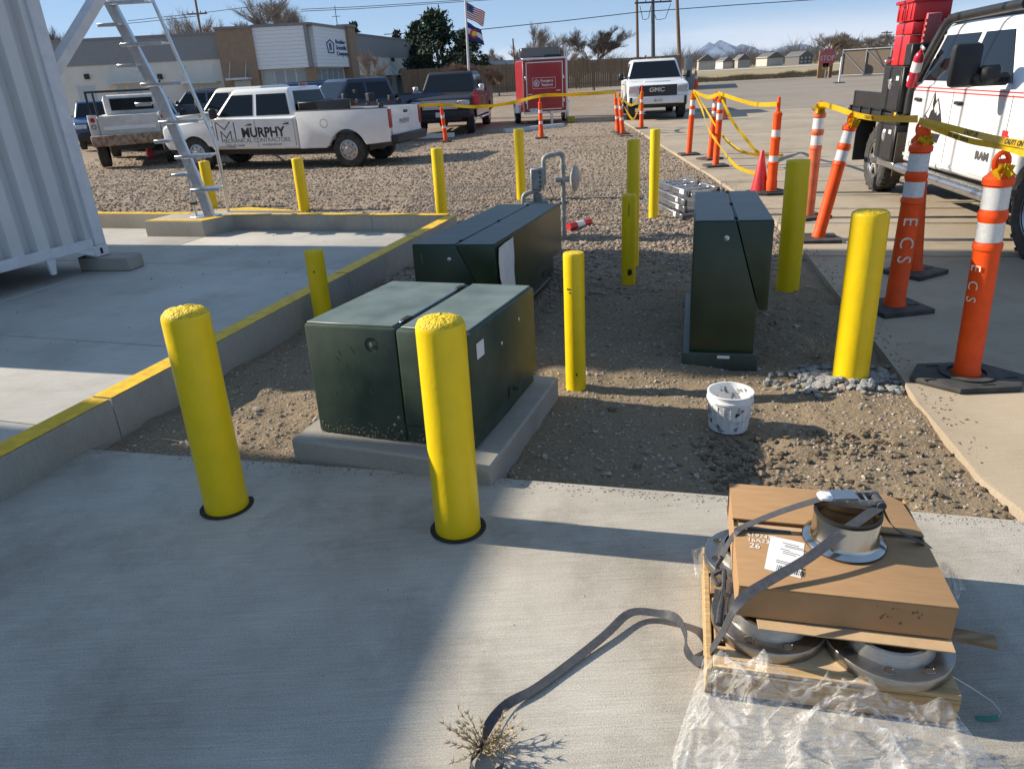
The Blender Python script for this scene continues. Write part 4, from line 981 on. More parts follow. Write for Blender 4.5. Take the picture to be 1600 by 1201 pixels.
tag(B().ribbon([a, b], .016, (0, 0, 1), .045).done('wood_slat', WOODD), 'loose dark wood slat sticking out from the pallet right side', 'slat')
gb = mat('green_strap', (.02, .16, .12), .35)
o = root('packing_band', 'thin cut packing band with a green end on the pad right of the pallet', 'packing band', G(1545, 1120, 0))
O = G(1545, 1120, 0)
B().tube([G(1478, 1050, .1)-O, G(1520, 1075, .06)-O, G(1550, 1095, .03)-O, G(1564, 1112, .012)-O, G(1560, 1120, .008)-O], .0016, 5).done('wire', STEEL, o)
B().ribbon([G(1560, 1120, .01)-O, G(1540, 1122, .012)-O, G(1524, 1121, .004)-O], .014, (0, .6, 1), .0015).done('green_end', gb, o)
# bits on the pad
n = 130; x = NR.uniform(-2.2, 1.9, n); y = NR.uniform(1.1, 2.9, n); k = y < 2.85-.257*(x+.17)
stones('pad_debris', np.stack([x[k], y[k], np.zeros(k.sum())], 1), NR.uniform(.001, .0035, k.sum()), SM_D, 'specks of dirt and crumbs scattered on the near pad')
n = 60; us_ = NR.uniform(0, 5.5, n); vv_ = NR.uniform(.2, 3, n); P_ = np.array([K(a, b) for a, b in zip(us_, vv_)])
stones('slab_debris', np.concatenate([P_, np.zeros((n, 1))], 1), NR.uniform(.003, .012, n), SM_D, 'dark crumbs of dirt scattered on the container slab')
# ================================================================== VEHICLES
MS = Matrix(((1, 0, 0, 0), (0, 0, 1, 0), (0, 1, 0, 0), (0, 0, 0, 1)))     # (x, z, y) profile -> body
def paint(name, col, rough=.32, coat=.35, metal=0., dirty=.06): return mat('paint_'+name, col, rough, metal, var=dirty, vs=2.5, coat=coat, det=7)
PW_ = paint('white', (.74, .74, .73)); PBEIGE = paint('beige', (.62, .60, .53)); PBLK = paint('black', (.012, .012, .014), .5, .08); PNAVY = paint('navy', (.012, .022, .06)); PBLUE = paint('blue', (.02, .06, .17)); PSILV = paint('silver', (.42, .43, .44), .3, .5, .5); PGREY = paint('grey', (.10, .105, .115), .3, .6, .4)
GLASS = mat('tinted_glass', (.008, .011, .014), .06, var=0, spec=.35)
CHR = mat('chrome', (.74, .74, .74), .3, .75, var=.03); TRIM = mat('black_trim', (.018, .018, .019), .55, var=.2, vs=12)
BRT = mat('bright_trim', (.62, .62, .61), .3, .2, var=.04); TYR = mat('tyre', (.022, .022, .022), .85, var=.35, vs=14, col2=(.06, .055, .05)); RIM = mat('rim_silver', (.50, .50, .50), .3, .85, var=.1)
LAMP = mat('headlamp', (.55, .57, .58), .1, .3, var=.2, vs=20, coat=.8); TAIL = mat('tail_lamp', (.35, .012, .015), .15, coat=.6, var=.15); AMB = mat('amber_lens', (.70, .28, .02), .2, coat=.5)
PLATE = mat('number_plate', (.62, .64, .62), .4); MUD = mat('rust', (.16, .075, .035), .85, vs=9, col2=(.36, .30, .23), det=9)
def arc(xc, zc, r, zb, n=12):
    a = math.asin(max(-1, min(1, (zb-zc)/r))); A = np.linspace(math.pi-a, a, n); return [(xc+r*math.cos(t), zc+r*math.sin(t)) for t in A]
def wheel(par, x, y, s, r=.41, wd=.27, rim=RIM, rr=.235, style='steel', steer=0):
    """s = +1 left, -1 right; outer face at y"""
    M = T(x, y, r)@RZ(steer)@RX(-math.pi/2*s)      # local z = outward
    o = bpy.data.objects.new('wheel', None); COL.objects.link(o); o.parent = par
    b = B().lathe([(rr, -wd), (r*.90, -wd), (r*.985, -wd+.025), (r, -wd+.05), (r, -.05), (r*.985, -.025), (r*.9, 0), (rr+.03, .004), (rr, -.01)], 36, M)
    b.done('tyre', TYR, o, 30)
    if r > .38:
        tb = B()
        for k in range(36):
            t = k/36*6.283; tb.box((r+.002, 0, -.05-.02*(k % 2)), (.014, .035, .07), M@RZ(t)); tb.box((r+.002, 0, -wd+.05+.02*(k % 2)), (.014, .035, .07), M@RZ(t))
        tb.done('tread_blocks', TYR, o)['kind'] = 'stuff'
    if style == 'steel':
        B().lathe([(rr+.004, -.008), (rr*.93, .0), (rr*.86, -.03), (rr*.62, -.012), (rr*.42, -.02), (rr*.36, .015), (rr*.3, .03), (0, .032)], 30, M).done('rim', rim, o, 35)
        for k in range(8): B().lathe([(0, 0), (rr*.085, 0)], 10, M@RZ(k*.785)@T(rr*.70, 0, -.013)).done('rim_hole', HOLE, o)
    else:
        B().lathe([(rr+.004, -.006), (rr*.93, .002), (rr*.88, -.03), (rr*.86, -.10), (0, -.10)], 30, M).done('rim', HOLE, o, 35)
        B().lathe([(rr+.005, -.006), (rr*.95, .004), (rr*.88, -.02)], 30, M).done('rim_lip', rim, o, 35)
        sp_ = B(); ns = 6 if style == 'spoke' else 8
        for k in range(ns): sp_.prism([(rr*.2, -.045), (rr*.9, -.036), (rr*.9, .036), (rr*.2, .045)], -.045, -.012, M@RZ(k*6.283/ns), .006)
        sp_.done('spokes', rim, o, 35)
        B().lathe([(rr*.36, -.03), (rr*.34, 0), (rr*.25, .03), (0, .034)], 18, M).done('hub_cap', rim if style == 'spoke' else TRIM, o)
    return o
def onside(bd, poly, s, yf, o0, o1):
    n = len(poly); a = [bd.bm.verts.new((x, s*(yf(z)+o0), z)) for x, z in poly]; b = [bd.bm.verts.new((x, s*(yf(z)+o1), z)) for x, z in poly]
    bd.bm.faces.new(a); bd.bm.faces.new(b[::-1])
    for i in range(n): bd.bm.faces.new((a[i], a[(i+1) % n], b[(i+1) % n], b[i]))
    return bd
def quadpanel(P, off, th=.006):
    """thin panel on a planar quad, pushed out along its normal"""
    P = [Vector(p) for p in P]; n = (P[1]-P[0]).cross(P[2]-P[0]).normalized(); b = B()
    a = [b.bm.verts.new(p+n*off) for p in P]; c = [b.bm.verts.new(p+n*(off+th)) for p in P]
    b.bm.faces.new(a[::-1]); b.bm.faces.new(c); k = len(P)
    for i in range(k): b.bm.faces.new((a[i], a[(i+1) % k], c[(i+1) % k], c[i]))
    return b
def vehicle(label, cat, loc, rz, col, kind='pickup', wb=4.2, W=2.0, H=1.93, wr=.41, front='ram', rim=RIM, wstyle='steel', name='pickup_truck', bed='open', chrome=False, steer=0, ext_r=1.22, ext_f=.9, low=0., badd=0., wsf=.70, bedl=None):
    o = root(name, label, cat, loc, rz, None); xf, xr = wb/2, -wb/2; hw = W/2
    sc = (H-low)/1.93; ar = wr+.10; sill = .48*sc if wr > .38 else .30
    belt = 1.25*sc+badd; hood = 1.17*sc+badd*.8
    xF = xf+ext_f; xw = xf-wsf; xT = xr-ext_r
    xc = xT+(bedl or (2.28 if wb > 4.2 else 1.9)) if kind in ('pickup', 'cabonly') else xT+.02
    if kind == 'cabonly': xc = bed
    bot = [(xc, sill)]
    if kind in ('suv', 'car'): bot = [(xT+.08, sill+.12)]+arc(xr, wr, ar, sill+.03)+[(xr+ar+.1, sill)]
    pts = bot+arc(xf, wr, ar, sill+.03)+[(xF-.08, sill+.06), (xF, sill+.2), (xF, hood-.18), (xF-.05, hood-.06), (xF-.16, hood-.01), (xw+.1, belt-.01), (xw, belt)]
    pts += [(xc, belt+.02)] if kind in ('pickup', 'cabonly') else [(xT+.06, belt+.03), (xT, belt-.1), (xT, sill+.35)]
    B().prism(pts, -hw, hw, MS, .065, 3).done('body', col, o, 35)
    # cabin
    gb = belt-.02; xr0 = xc if kind in ('pickup', 'cabonly') else xT+.12; tl = .16 if kind in ('pickup', 'cabonly') else (.30 if kind == 'suv' else .75)
    ys0, ys1 = hw-.035, hw-.23; xw1 = xw-.62*sc
    yf = lambda z: ys0+(ys1-ys0)*(z-gb)/(H-gb)
    c = B().faces([(xr0, -ys0, gb), (xw, -ys0, gb), (xw, ys0, gb), (xr0, ys0, gb), (xr0+tl, -ys1, H), (xw1, -ys1, H), (xw1, ys1, H), (xr0+tl, ys1, H)], [(3, 2, 1, 0), (4, 5, 6, 7), (0, 1, 5, 4), (1, 2, 6, 5), (2, 3, 7, 6), (3, 0, 4, 7)])
    bmesh.ops.bevel(c.bm, geom=[e for e in c.bm.edges if max(v.co.z for v in e.verts) > gb+.1], offset=.09, segments=4, profile=.5, affect='EDGES')
    c.done('cab', col, o, 35)
    zb, zt2 = belt+.05, H-.13; xm = (xw+xr0)/2-.05
    k = (zt2-gb)/(H-gb); xa = xw+(xw1-xw)*k; xra = xr0+tl*k; kb = (zb-gb)/(H-gb)
    wins = [[(xm+.05, zb), (xw+(xw1-xw)*kb-.13, zb), (xa-.10, zt2), (xm+.05, zt2)], [(xr0+tl*kb+.13, zb), (xm-.05, zb), (xm-.05, zt2), (xra+.13, zt2)]]
    if kind in ('suv',):
        xq = xr0+.95; wins = [wins[0], [(xq+.04, zb), (xm-.05, zb), (xm-.05, zt2), (xq+.06, zt2)], [(xr0+tl*kb+.12, zb), (xq-.04, zb), (xq-.02, zt2), (xra+.12, zt2)]]
    for s in (-1, 1):
        for wn in wins: onside(B(), wn, s, yf, -.004, .006).done('side_window', GLASS, o)
        for xs in ((xw-.02, xm, xr0+.06) if kind in ('pickup', 'cabonly') else (xw-.05, xm)):
            B().box((xs, s*(hw+.0008), (sill+belt)/2+.02), (.009, .003, belt-sill-.12)).done('door_seam', SEAM, o)
        for xs in (xm+.18, xr0+.26): B().box((xs, s*(hw+.018), belt-.15), (.17, .03, .035), bev=.01).done('door_handle', TRIM if not chrome else CHR, o)
        m_ = B().box((xw-.2, s*(hw+.16), belt+.14), (.14, .17, .24 if kind == 'pickup' else .15), bev=.03).box((xw-.2, s*(hw+.04), belt+.08), (.06, .12, .05)); m_.done('mirror', TRIM if not chrome else CHR, o)
    def ws(t, yfrac, inset=0): z = gb+(H-gb)*t; return (xw+(xw1-xw)*t, yfrac*(yf(z)-inset), z)
    quadpanel([ws(.10, -1, .06), ws(.10, 1, .06), ws(.88, 1, .09), ws(.88, -1, .09)], .001).done('windscreen', GLASS, o)
    def rws(t, yfrac, inset=0): z = gb+(H-gb)*t; return (xr0+tl*t, yfrac*(yf(z)-inset), z)
    quadpanel([rws(.12, 1, .1), rws(.12, -1, .1), rws(.86, -1, .12), rws(.86, 1, .12)], .001).done('rear_window', GLASS, o)
    # wheels
    for x in (xf, xr):
        for s in (-1, 1):
            wheel(o, x, s*(hw-.02), s, wr, .27 if wr > .38 else .22, rim, wr*.57, wstyle, steer if x == xf else 0)
    B().box((0, 0, sill-.03), (wb+.9, W-.5, .16)).done('chassis', TRIM, o)
    # front
    gm_ = TRIM if front in ('gmc', 'black') else CHR
    g_w = W*(.62 if front == 'gmc' else .56)
    gz0, gz1 = sill+(.30 if front == 'gmc' else .36), hood-(.07 if front == 'gmc' else .12)
    B().box((xF+.012, 0, (gz0+gz1)/2), (.04, g_w, gz1-gz0), bev=.012).done('grille', TRIM, o)
    if front == 'ram':
        B().box((xF+.03, 0, (gz0+gz1)/2), (.02, .09, gz1-gz0)).box((xF+.03, 0, (gz0+gz1)/2+.02), (.02, g_w, .07)).done('grille_cross', col if not chrome else CHR, o)
    elif front == 'ford':
        for q in (.2, .5, .8): B().box((xF+.034, 0, gz0+(gz1-gz0)*q), (.02, g_w-.06, .075), bev=.008).done('grille_bar', BRT, o)
        B().lathe([(0, .012), (.09, .010), (.11, 0)], 24, T(xF+.044, 0, (gz0+gz1)/2)@RY(math.pi/2)@Matrix.Diagonal((.55, 1, 1, 1))).done('badge', PBLUE, o)
        fb = B().box((xF+.03, 0, gz1+.01), (.02, g_w+.04, .03)).box((xF+.03, 0, gz0-.01), (.02, g_w+.04, .03))
        for s in (-1, 1): fb.box((xF+.03, s*(g_w/2), (gz0+gz1)/2), (.02, .035, gz1-gz0))
        fb.done('grille_surround', BRT, o)
    elif front == 'gmc':
        for q in np.linspace(.1, .9, 6): B().box((xF+.034, 0, gz0+(gz1-gz0)*q), (.012, g_w-.05, .022)).done('grille_bar', mat('grille_grey', (.05, .05, .055), .4), o)
    for s in (-1, 1):
        B().box((xF-.02, s*(g_w/2+(hw-g_w/2)/2), (gz0+gz1)/2+.04), (.07, hw-g_w/2-.05, (gz1-gz0)*.72), bev=.02).done('headlight', LAMP, o)
        B().box((xF+.06, s*hw*.66, sill+.13), (.03, .16, .09), bev=.01).done('fog_lamp', LAMP, o)
    B().box((xF+.02, 0, sill+.16), (.14, W-.04, .26), bev=.04, seg=2).done('front_bumper', {'ram': CHR if chrome else TRIM, 'ford': TRIM, 'gmc': col}.get(front, TRIM), o)
    B().box((xF+.03, 0, sill+.02), (.10, W*.7, .12), bev=.02).done('air_dam', TRIM, o)
    pl = B().box((xF+.096, 0, sill+.17), (.008, .30, .15)).done('number_plate', PLATE, o)
    # rear
    if kind == 'pickup':
        side = [(xc-.03, sill)]
        side = [(xT, sill+.10)]+arc(xr, wr, ar, sill+.05)+[(xr+ar+.08, sill), (xc-.025, sill), (xc-.025, belt+.10), (xT, belt+.10)]
        for s in (-1, 1):
            B().prism(side, s*hw, s*(hw-.10), MS, .02).done('bed_side', col, o, 35)
            B().box(((xc+xT)/2, s*(hw-.05), belt+.105), (xc-xT-.06, .09, .02), bev=.005).done('bed_rail', TRIM, o)
            B().box((xT-.012, s*(hw-.065), belt-.13), (.05, .13, .42), bev=.012).done('tail_light', TAIL, o)
        B().box(((xc+xT)/2, 0, .80*sc), (xc-xT-.04, W-.2, .05)).done('bed_floor', TRIM, o)
        B().box((xc-.05, 0, (belt+.1+.8)/2), (.05, W-.2, belt+.1-.8)).done('bed_front', col, o)
        t_ = B().box((xT+.01, 0, (sill+.2+belt+.1)/2), (.06, W-.27, belt-sill-.1), bev=.015).done('tailgate', col, o)
        B().box((xT-.03, 0, belt-.02), (.03, .22, .06), bev=.01).done('handle', TRIM, t_)
    elif kind in ('suv', 'car'):
        for s in (-1, 1): B().box((xT-.005, s*(hw-.12), belt-.12), (.05, .2, .3), bev=.012).done('tail_light', TAIL, o)
        if kind == 'suv':
            for s in (-1, 1): B().box(((xr0+xw1)/2+.1, s*(ys1-.05), H+.03), (abs(xw1-xr0)*.8, .03, .03), bev=.01).done('roof_rail', TRIM, o)
    if kind != 'cabonly': B().box((xT-.08, 0, sill+.14), (.18, W-.06, .2), bev=.03).done('rear_bumper', CHR if chrome else TRIM, o)
    o['_d'] = 0; del o['_d']
    return o, dict(xf=xf, xr=xr, xF=xF, xT=xT, xc=xc, xw=xw, hw=hw, belt=belt, sill=sill, H=H, xm=xm)
def place(a, b, side, track=.94, z=0.):
    """front contact a, rear contact b of the visible side (+1 left, -1 right) -> loc, heading"""
    a, b = Vector(a[:2]), Vector(b[:2]); h = (a-b).normalized(); left = Vector((-h.y, h.x)); c = (a+b)/2-left*track*side
    return Vector((c.x, c.y, z)), math.atan2(h.y, h.x)
LOGO = mat('vinyl_black', (.02, .02, .022), .4); LOGOG = mat('vinyl_grey', (.16, .17, .19), .4); LOGOB = mat('vinyl_blue', (.02, .06, .20), .4); LOGOR = mat('vinyl_red', (.55, .03, .04), .4)
# ---- white contractor pickup
loc, hd = place(G(316, 266, -.15), G(550, 261, -.15), 1, .93, -.15)
o, d = vehicle('white crew cab pickup with black contractor lettering on its doors, tailgate toward the red trailer', 'pickup truck', loc, hd, PW_, 'pickup', (G(316, 266, -.15)-G(550, 261, -.15)).length, 2.0, 1.86, .40, 'ram', ext_r=1.12, bedl=2.42, wsf=.60)
def LT(x, z): return fr((x, d['hw']+.004, z), (-1, 0, 0), (0, 0, 1), (0, 1, 0))
xm = d['xm']; lw = B()
X0, Z0 = d['xw']-.10, .72
def stroke(p, q, t=.022):
    p, q = Vector(p), Vector(q); v = (q-p); L = v.length; a = math.atan2(v.y, v.x)
    lw.box((L/2, 0, 0), (L+t*.5, t, .003), LT(X0, Z0)@T(p.x, p.y, 0)@RZ(a))
for p, q in (((0, 0), (0, .40)), ((.02, .42), (.24, .24)), ((.24, .24), (.42, .42)), ((.12, .0), (.12, .20)), ((.12, .2), (.26, .04)), ((.26, .04), (.40, .2)), ((.4, .2), (.4, 0)), ((.52, .0), (.52, .40))): stroke(p, q)
lw.done('door_logo', LOGO, o)
text('door_lettering', 'MURPHY', .31, LOGO, o, LT(X0-.70, .765), .001, bold=.010, sx=.98)
text('door_lettering', 'MECHANICAL CONTRACTORS', .135, LOGOG, o, LT(X0-.10, .645), .001, sx=1.02)
text('door_lettering', '(303) 371-6600', .085, LOGOG, o, LT(X0-.2, .55), .001); text('door_lettering', 'murphynet.com', .085, LOGOG, o, LT(xm-.12, .56), .001)
text('door_lettering', 'USDOT 307494', .075, LOGOG, o, LT(X0+.02, .52), .001)
text('badge', '2500', .06, LOGO, o, LT(d['xf']-.5, 1.0), .001)
B().lathe([(.09, .002), (.095, .004), (.1, .002)], 24, LT(d['xc']-.75, 1.02)).done('fuel_door', SEAM, o)
B().box((d['xc']-.32, 0, 1.36), (.5, 1.78, .3), bev=.02).done('tool_box', TRIM, o)
B().box((d['xc']-.09, 0, 1.47), (.06, 1.7, .12), bev=.01).done('headache_rack', TRIM, o)
cl_ = B()
for k in range(26): cl_.box((d['xT']+random.uniform(.3, 1.1), random.uniform(-.7, .7), 1.32+random.uniform(0, .16)), (random.uniform(.06, .2),)*3, RZ(random.uniform(0, 3))@RY(random.uniform(-.1, .1)), .01)
cl_.done('bed_load', TRIM, o)['kind'] = 'stuff'
B().box((d['xc']+.2, 0, 1.905), (.06, .34, .05), bev=.01).done('brake_light', TAIL, o)
text('tailgate_lettering', 'MURPHY', .16, LOGOG, o, fr((d['xT']-.025, .42, .92), (0, -1, 0), (0, 0, 1), (-1, 0, 0)), .001)
# ---- cream pickup beyond it
loc, hd = place(G(262, 251, -.15)+Vector((0, .2, 0)), G(262, 251, -.15)+Vector((4.0, -1.15, 0)), 1, .93, -.15)
o, d = vehicle('cream older pickup with a steel push bumper behind the white contractor pickup', 'pickup truck', loc+Vector((.1, .9, 0)), hd, PBEIGE, 'pickup', 3.9, 1.95, 1.92, .40, 'black', ext_r=1.1)
B().tube(bend([(d['xF']+.16, -.7, .6), (d['xF']+.18, -.7, 1.1), (d['xF']+.18, .7, 1.1), (d['xF']+.16, .7, .6)], .1), .03, 8).tube([(d['xF']+.18, -.7, .85), (d['xF']+.18, .7, .85)], .03, 8).done('push_bumper', TRIM, o)
# ---- dark blue pickup behind the bed of the white one
p = G(560, 232, -.1)
o, d = vehicle('dark navy crew cab pickup parked behind the white contractor pickup bed', 'pickup truck', (-4.75, 25.6, -.08), R_(-140), PNAVY, 'pickup', 3.7, 2.0, 1.93, .39, 'ford', CHR, 'spoke', ext_r=1.15)
# ---- black heavy pickup facing us
_a = G(741, 207, -.06); loc, hd = place(_a, _a+Vector((.48, 3.92, 0)), 1, .95, -.06)
o, d = vehicle('black heavy-duty pickup with a chrome-barred grille facing the yard', 'pickup truck', loc, hd, PBLK, 'pickup', 3.95, 2.03, 1.97, .42, 'ford', CHR, 'spoke', chrome=True, ext_r=1.2, steer=.12)
B().box((0, -.0, 0), (.001, .001, .001)).done('body_pin', TRIM, o) if False else None
for s in (-1, 1): B().box((0, s*(d['hw']+.06), .44), (1.9, .13, .05), bev=.015).done('running_board', CHR, o)
for s in (-1, 1): B().box((-.1, s*(d['hw']-.01), .62), (3.1, .035, .22), bev=.01).done('lower_panel', PSILV, o)
o2 = root('red_bag', 'red bag hung on the front fender of the black heavy-duty pickup', 'bag', (0, 0, 0))
bb = B(); q = D(742, 157, 26.0)
bb.box((q.x, q.y, q.z), (.30, .16, .34), bev=.07, seg=3)
for v in bb.bm.verts: v.co += Vector((random.uniform(-.025, .025), random.uniform(-.02, .02), random.uniform(-.03, .03)))
o2.location = q; bb.done('sack', RED, o2, 60, T(-q.x, -q.y, -q.z)); B().tube([(-.1, -.05, .18), (0, -.06, .32), (.1, -.05, .18)], .015, 6).done('strap', RED, o2)
# ---- white heavy pickup facing us
o, d = vehicle('white heavy-duty pickup with a black lettered grille facing the yard on the pavement', 'pickup truck', (5.95, 29.6, 0.0), R_(-97), PW_, 'pickup', 4.0, 2.08, 1.99, .43, 'gmc', RIM, 'spoke', ext_r=1.2)
text('grille_lettering', 'GMC', .19, mat('vinyl_chrome', (.55, .5, .5), .25, .8), o, fr((d['xF']+.045, -.31, .93), (0, 1, 0), (0, 0, 1), (1, 0, 0)), .006, bold=.008, sx=1.25)
B().box((d['xf']-.1, 0, 1.235), (.9, .9, .06), bev=.025, seg=2).done('hood_scoop', PW_, o)
for k in (-.5, -.25, 0, .25, .5): B().box((d['xw']-.75, k, d['H']+.015), (.09, .05, .03), bev=.01).done('roof_marker', AMB if abs(k) < .3 else TRIM, o)
for s in (-1, 1): B().box((d['xF']+.09, s*.93, .62), (.03, .09, .3), bev=.01).done('bumper_vent', TRIM, o)
text('plate_lettering', '8C·TW', .09, LOGO, o, fr((d['xF']+.101, -.13, .61), (0, 1, 0), (0, 0, 1), (1, 0, 0)), .0005)
# ---- parked cars in the distance
def far_car(px, y, Y, W, H, rz, col, kind, label, cat, **k):
    p = D(px, y, Y); return vehicle(label, cat, (p.x, p.y, k.pop('z', -.05)), rz, col, kind, k.pop('wb', 2.8), W, H, k.pop('wr', .35), 'black', name='parked_car' if kind == 'car' else 'parked_suv', ext_r=.95, ext_f=.85, wstyle='spoke', **k)
far_car(160, 190, 29.5, 1.9, 1.62, R_(-62), PBLUE, 'suv', 'blue SUV parked behind the rusty utility truck bed', 'car')
far_car(240, 190, 28.5, 1.88, 1.55, R_(-68), PSILV, 'suv', 'silver SUV parked with its windscreen toward the yard behind the cream pickup', 'car')
far_car(203, 175, 34, 1.88, 1.62, R_(-65), PNAVY, 'suv', 'dark blue SUV parked between the blue SUV and the silver one', 'car')
far_car(307, 170, 38, 1.9, 1.80, R_(-175), PGREY, 'suv', 'grey boxy SUV parked against the office building', 'car')
far_car(452, 170, 36, 1.95, 1.88, R_(-170), PBLUE, 'suv', 'blue SUV with roof rails showing above the white contractor pickup', 'car')
far_car(515, 170, 33.5, 1.9, 1.72, R_(-150), PW_, 'suv', 'white SUV parked in front of the office entrance', 'car')
# ---- rusty utility truck at the far left (rear end in view)
p = G(178, 252, -.12); hd = R_(118)
o = root('utility_truck', 'old white utility truck with a rust-stained tailgate and black ladder rack', 'utility truck', (-10.75, 22.7, -.12), R_(112))
UW = mat('old_white', (.46, .45, .42), .55, vs=4, col2=(.60, .59, .56), det=9)
B().box((0, 0, .98), (3.2, 2.0, .62), bev=.02).done('service_body', UW, o)
t_ = B().box((-1.63, 0, 1.08), (.05, 1.5, .52), bev=.012).done('tailgate', UW, o); B().box((-1.662, 0, 1.02), (.02, 1.3, .1), bev=.005).done('ledge', PAPER, t_)
B().box((-1.72, 0, .72), (.3, 2.02, .28), bev=.02).done('step_bumper', MUD, o)
for s in (-1, 1):
    B().box((-1.61, s*.88, 1.08), (.06, .22, .6), bev=.01).done('rear_post', UW, o)
    B().lathe([(0, .012), (.06, .01), (.065, 0)], 18, T(-1.64, s*.88, 1.25)@RY(-math.pi/2)).done('tail_light', TAIL, o); B().lathe([(.035, .012), (.06, .01), (.065, 0)], 18, T(-1.64, s*.88, 1.08)@RY(-math.pi/2)).done('reverse_light', GPD, o)
    for x in (-1.1, 2.6): wheel(o, x, s*.98, s, .40, .26)
    B().tube([(-1.5, s*.9, 1.28), (-1.5, s*.9, 1.95), (2.6, s*.9, 1.98)], .03, 8).tube([(.3, s*.9, 1.28), (.3, s*.9, 1.96)], .03, 8).done('rack_post', TRIM, o)
    B().box((2.2, s*.985, .8), (1.6, .04, .6)).done('cab_side', UW, o)
B().tube([(-1.5, -.9, 1.95), (-1.5, .9, 1.95)], .03, 8).tube([(.3, -.9, 1.96), (.3, .9, 1.96)], .03, 8).done('rack_bar', TRIM, o)
B().lathe([(0, -.06), (.17, -.06), (.17, -.04), (.1, -.035), (.1, .035), (.17, .04), (.17, .06), (0, .06)], 20, T(-1.5, -.95, 2.06)@RX(math.pi/2)).done('rack_reel', TRIM, o)
B().box((2.35, 0, .95), (1.4, 1.95, .7), bev=.06).done('cab_lower', UW, o); B().box((2.15, 0, 1.55), (1.3, 1.6, .62), bev=.12, seg=2).done('cab_upper', UW, o); B().box((2.15, 0, 1.58), (1.0, 1.66, .36), bev=.05).done('side_window', GLASS, o); B().box((1.49, 0, 1.58), (.03, 1.2, .34)).done('rear_window', GLASS, o)
B().box((3.5, 0, .9), (1.1, 1.85, .55), bev=.08).done('hood', UW, o); B().box((.6, 0, .55), (4.6, 1.0, .2)).done('chassis', TRIM, o)
# ---- red emergency trailer
RT = mat('trailer_red', (.36, .012, .022), .35, var=.06, coat=.3, vs=3)
p = G(850, 193, -.05)
o = root('enclosed_trailer', 'red enclosed trailer with a white lettered sign on its rear door', 'trailer', (1.78, 28.55, -.05), R_(4))
tw, th0, th1, tl_ = 1.56, .42, 2.22, 3.0
B().box((0, tl_/2, (th0+th1)/2), (tw, tl_, th1-th0), bev=.03).done('body', RT, o)
for s in (-1, 1):
    B().box((s*(tw/2-.03), -.012, (th0+th1)/2), (.07, .03, th1-th0), bev=.006).done('rear_post', RT, o)
    B().box((s*(tw/2+.012), .03, (th0+th1)/2), (.02, .08, th1-th0)).done('corner_trim', ALU, o)
    B().prism([(-.48, 0), (-.45, .28), (-.28, .36), (.28, .36), (.45, .28), (.48, 0)], s*(tw/2+.02), s*(tw/2+.26), T(0, 1.2, .40)@RZ(math.pi/2)@MS, .01).done('fender', ALU, o)
    for z in (.8, 1.6): B().box((s*(tw/2-.08), -.04, z), (.06, .03, .12), bev=.005).done('hinge', ALU, o)
    w_ = wheel(o, 0, 0, 1, .34, .2); w_.rotation_euler = (0, 0, R_(90)); w_.location = (s*(tw/2+.24 if s < 0 else tw/2+.04), 1.2, 0)
    B().box((s*(tw/2-.1), -.04, .52), (.12, .02, .06), bev=.004).done('tail_light', TAIL, o)
dr = B().box((0, -.018, (th0+th1)/2), (tw-.2, .03, th1-th0-.16), bev=.006).done('rear_door', RT, o)
fr_ = B()
for z in (th0+.1, th1-.1): fr_.box((0, -.036, z), (tw-.2, .012, .03))
for s in (-1, 1): fr_.box((s*(tw/2-.115), -.036, (th0+th1)/2), (.03, .012, th1-th0-.2))
fr_.done('door_frame', ALU, dr)
B().box((0, -.03, th1+.02), (tw+.06, .1, .07), bev=.01).done('roof_trim', ALU, o)
B().box((0, -.04, th0-.01), (tw, .06, .08), bev=.006).done('sill_trim', ALU, o)
for x, z in ((-.55, 1.05), (.5, 1.15)): B().box((x, -.05, z), (.16, .03, .035), bev=.004).done('door_latch', ALU, dr)
SGN = fr((0, -.036, 1.42), (1, 0, 0), (0, 0, 1), (0, -1, 0))
sg = B().box((-.02, 0, .001), (.84, .36, .004), SGN).done('door_sign', RT, o)
fb = B()
for y in (-.18, .18): fb.box((-.02, y, .004), (.84, .012, .003), SGN)
for x in (-.44, .40): fb.box((x, 0, .004), (.012, .36, .003), SGN)
fb.done('sign_border', PAPER, sg)
pt = [(.11*math.sin(k*1.2566), .12*math.cos(k*1.2566)) for k in range(5)]
pen = B()
for k in range(5):
    a, b = Vector(pt[k]), Vector(pt[(k+1) % 5]); v = b-a; pen.box((v.length/2, 0, 0), (v.length+.02, .026, .003), SGN@T(-.30+a.x, a.y, .005)@RZ(math.atan2(v.y, v.x)))
pen.done('sign_logo', PAPER, sg); text('sign_lettering', 'B', .14, PAPER, sg, SGN@T(-.345, -.05, .005), .001, bold=.006)
text('sign_lettering', 'Emergency', .125, PAPER, sg, SGN@T(-.15, .035, .005), .001, bold=.003, sx=.85); text('sign_lettering', 'Response', .125, PAPER, sg, SGN@T(-.11, -.10, .005), .001, bold=.003, sx=.85)
B().box((.06, -.036, 1.86), (.18, .01, .28)).done('vent_patch', RT, o)
B().box((-.1, .5, 2.46), (1.42, .7, .32), bev=.02).done('roof_unit', PGREY, o)
B().box((.35, .2, 2.31), (.6, .3, .1), bev=.02).done('roof_fan', TRIM, o)
B().box((tw/2+.1, .3, 1.35), (.05, .06, 2.5)).box((tw/2+.1, .75, 1.35), (.05, .06, 2.5)).done('side_ladder', ALU, o)
B().box((-.42, -.04, .5), (.28, .02, .14)).done('number_plate', PLATE, o)
B().box((.2, -.3, .22), (.1, .1, .5), bev=.01).done('jack_stand', ALU, o)
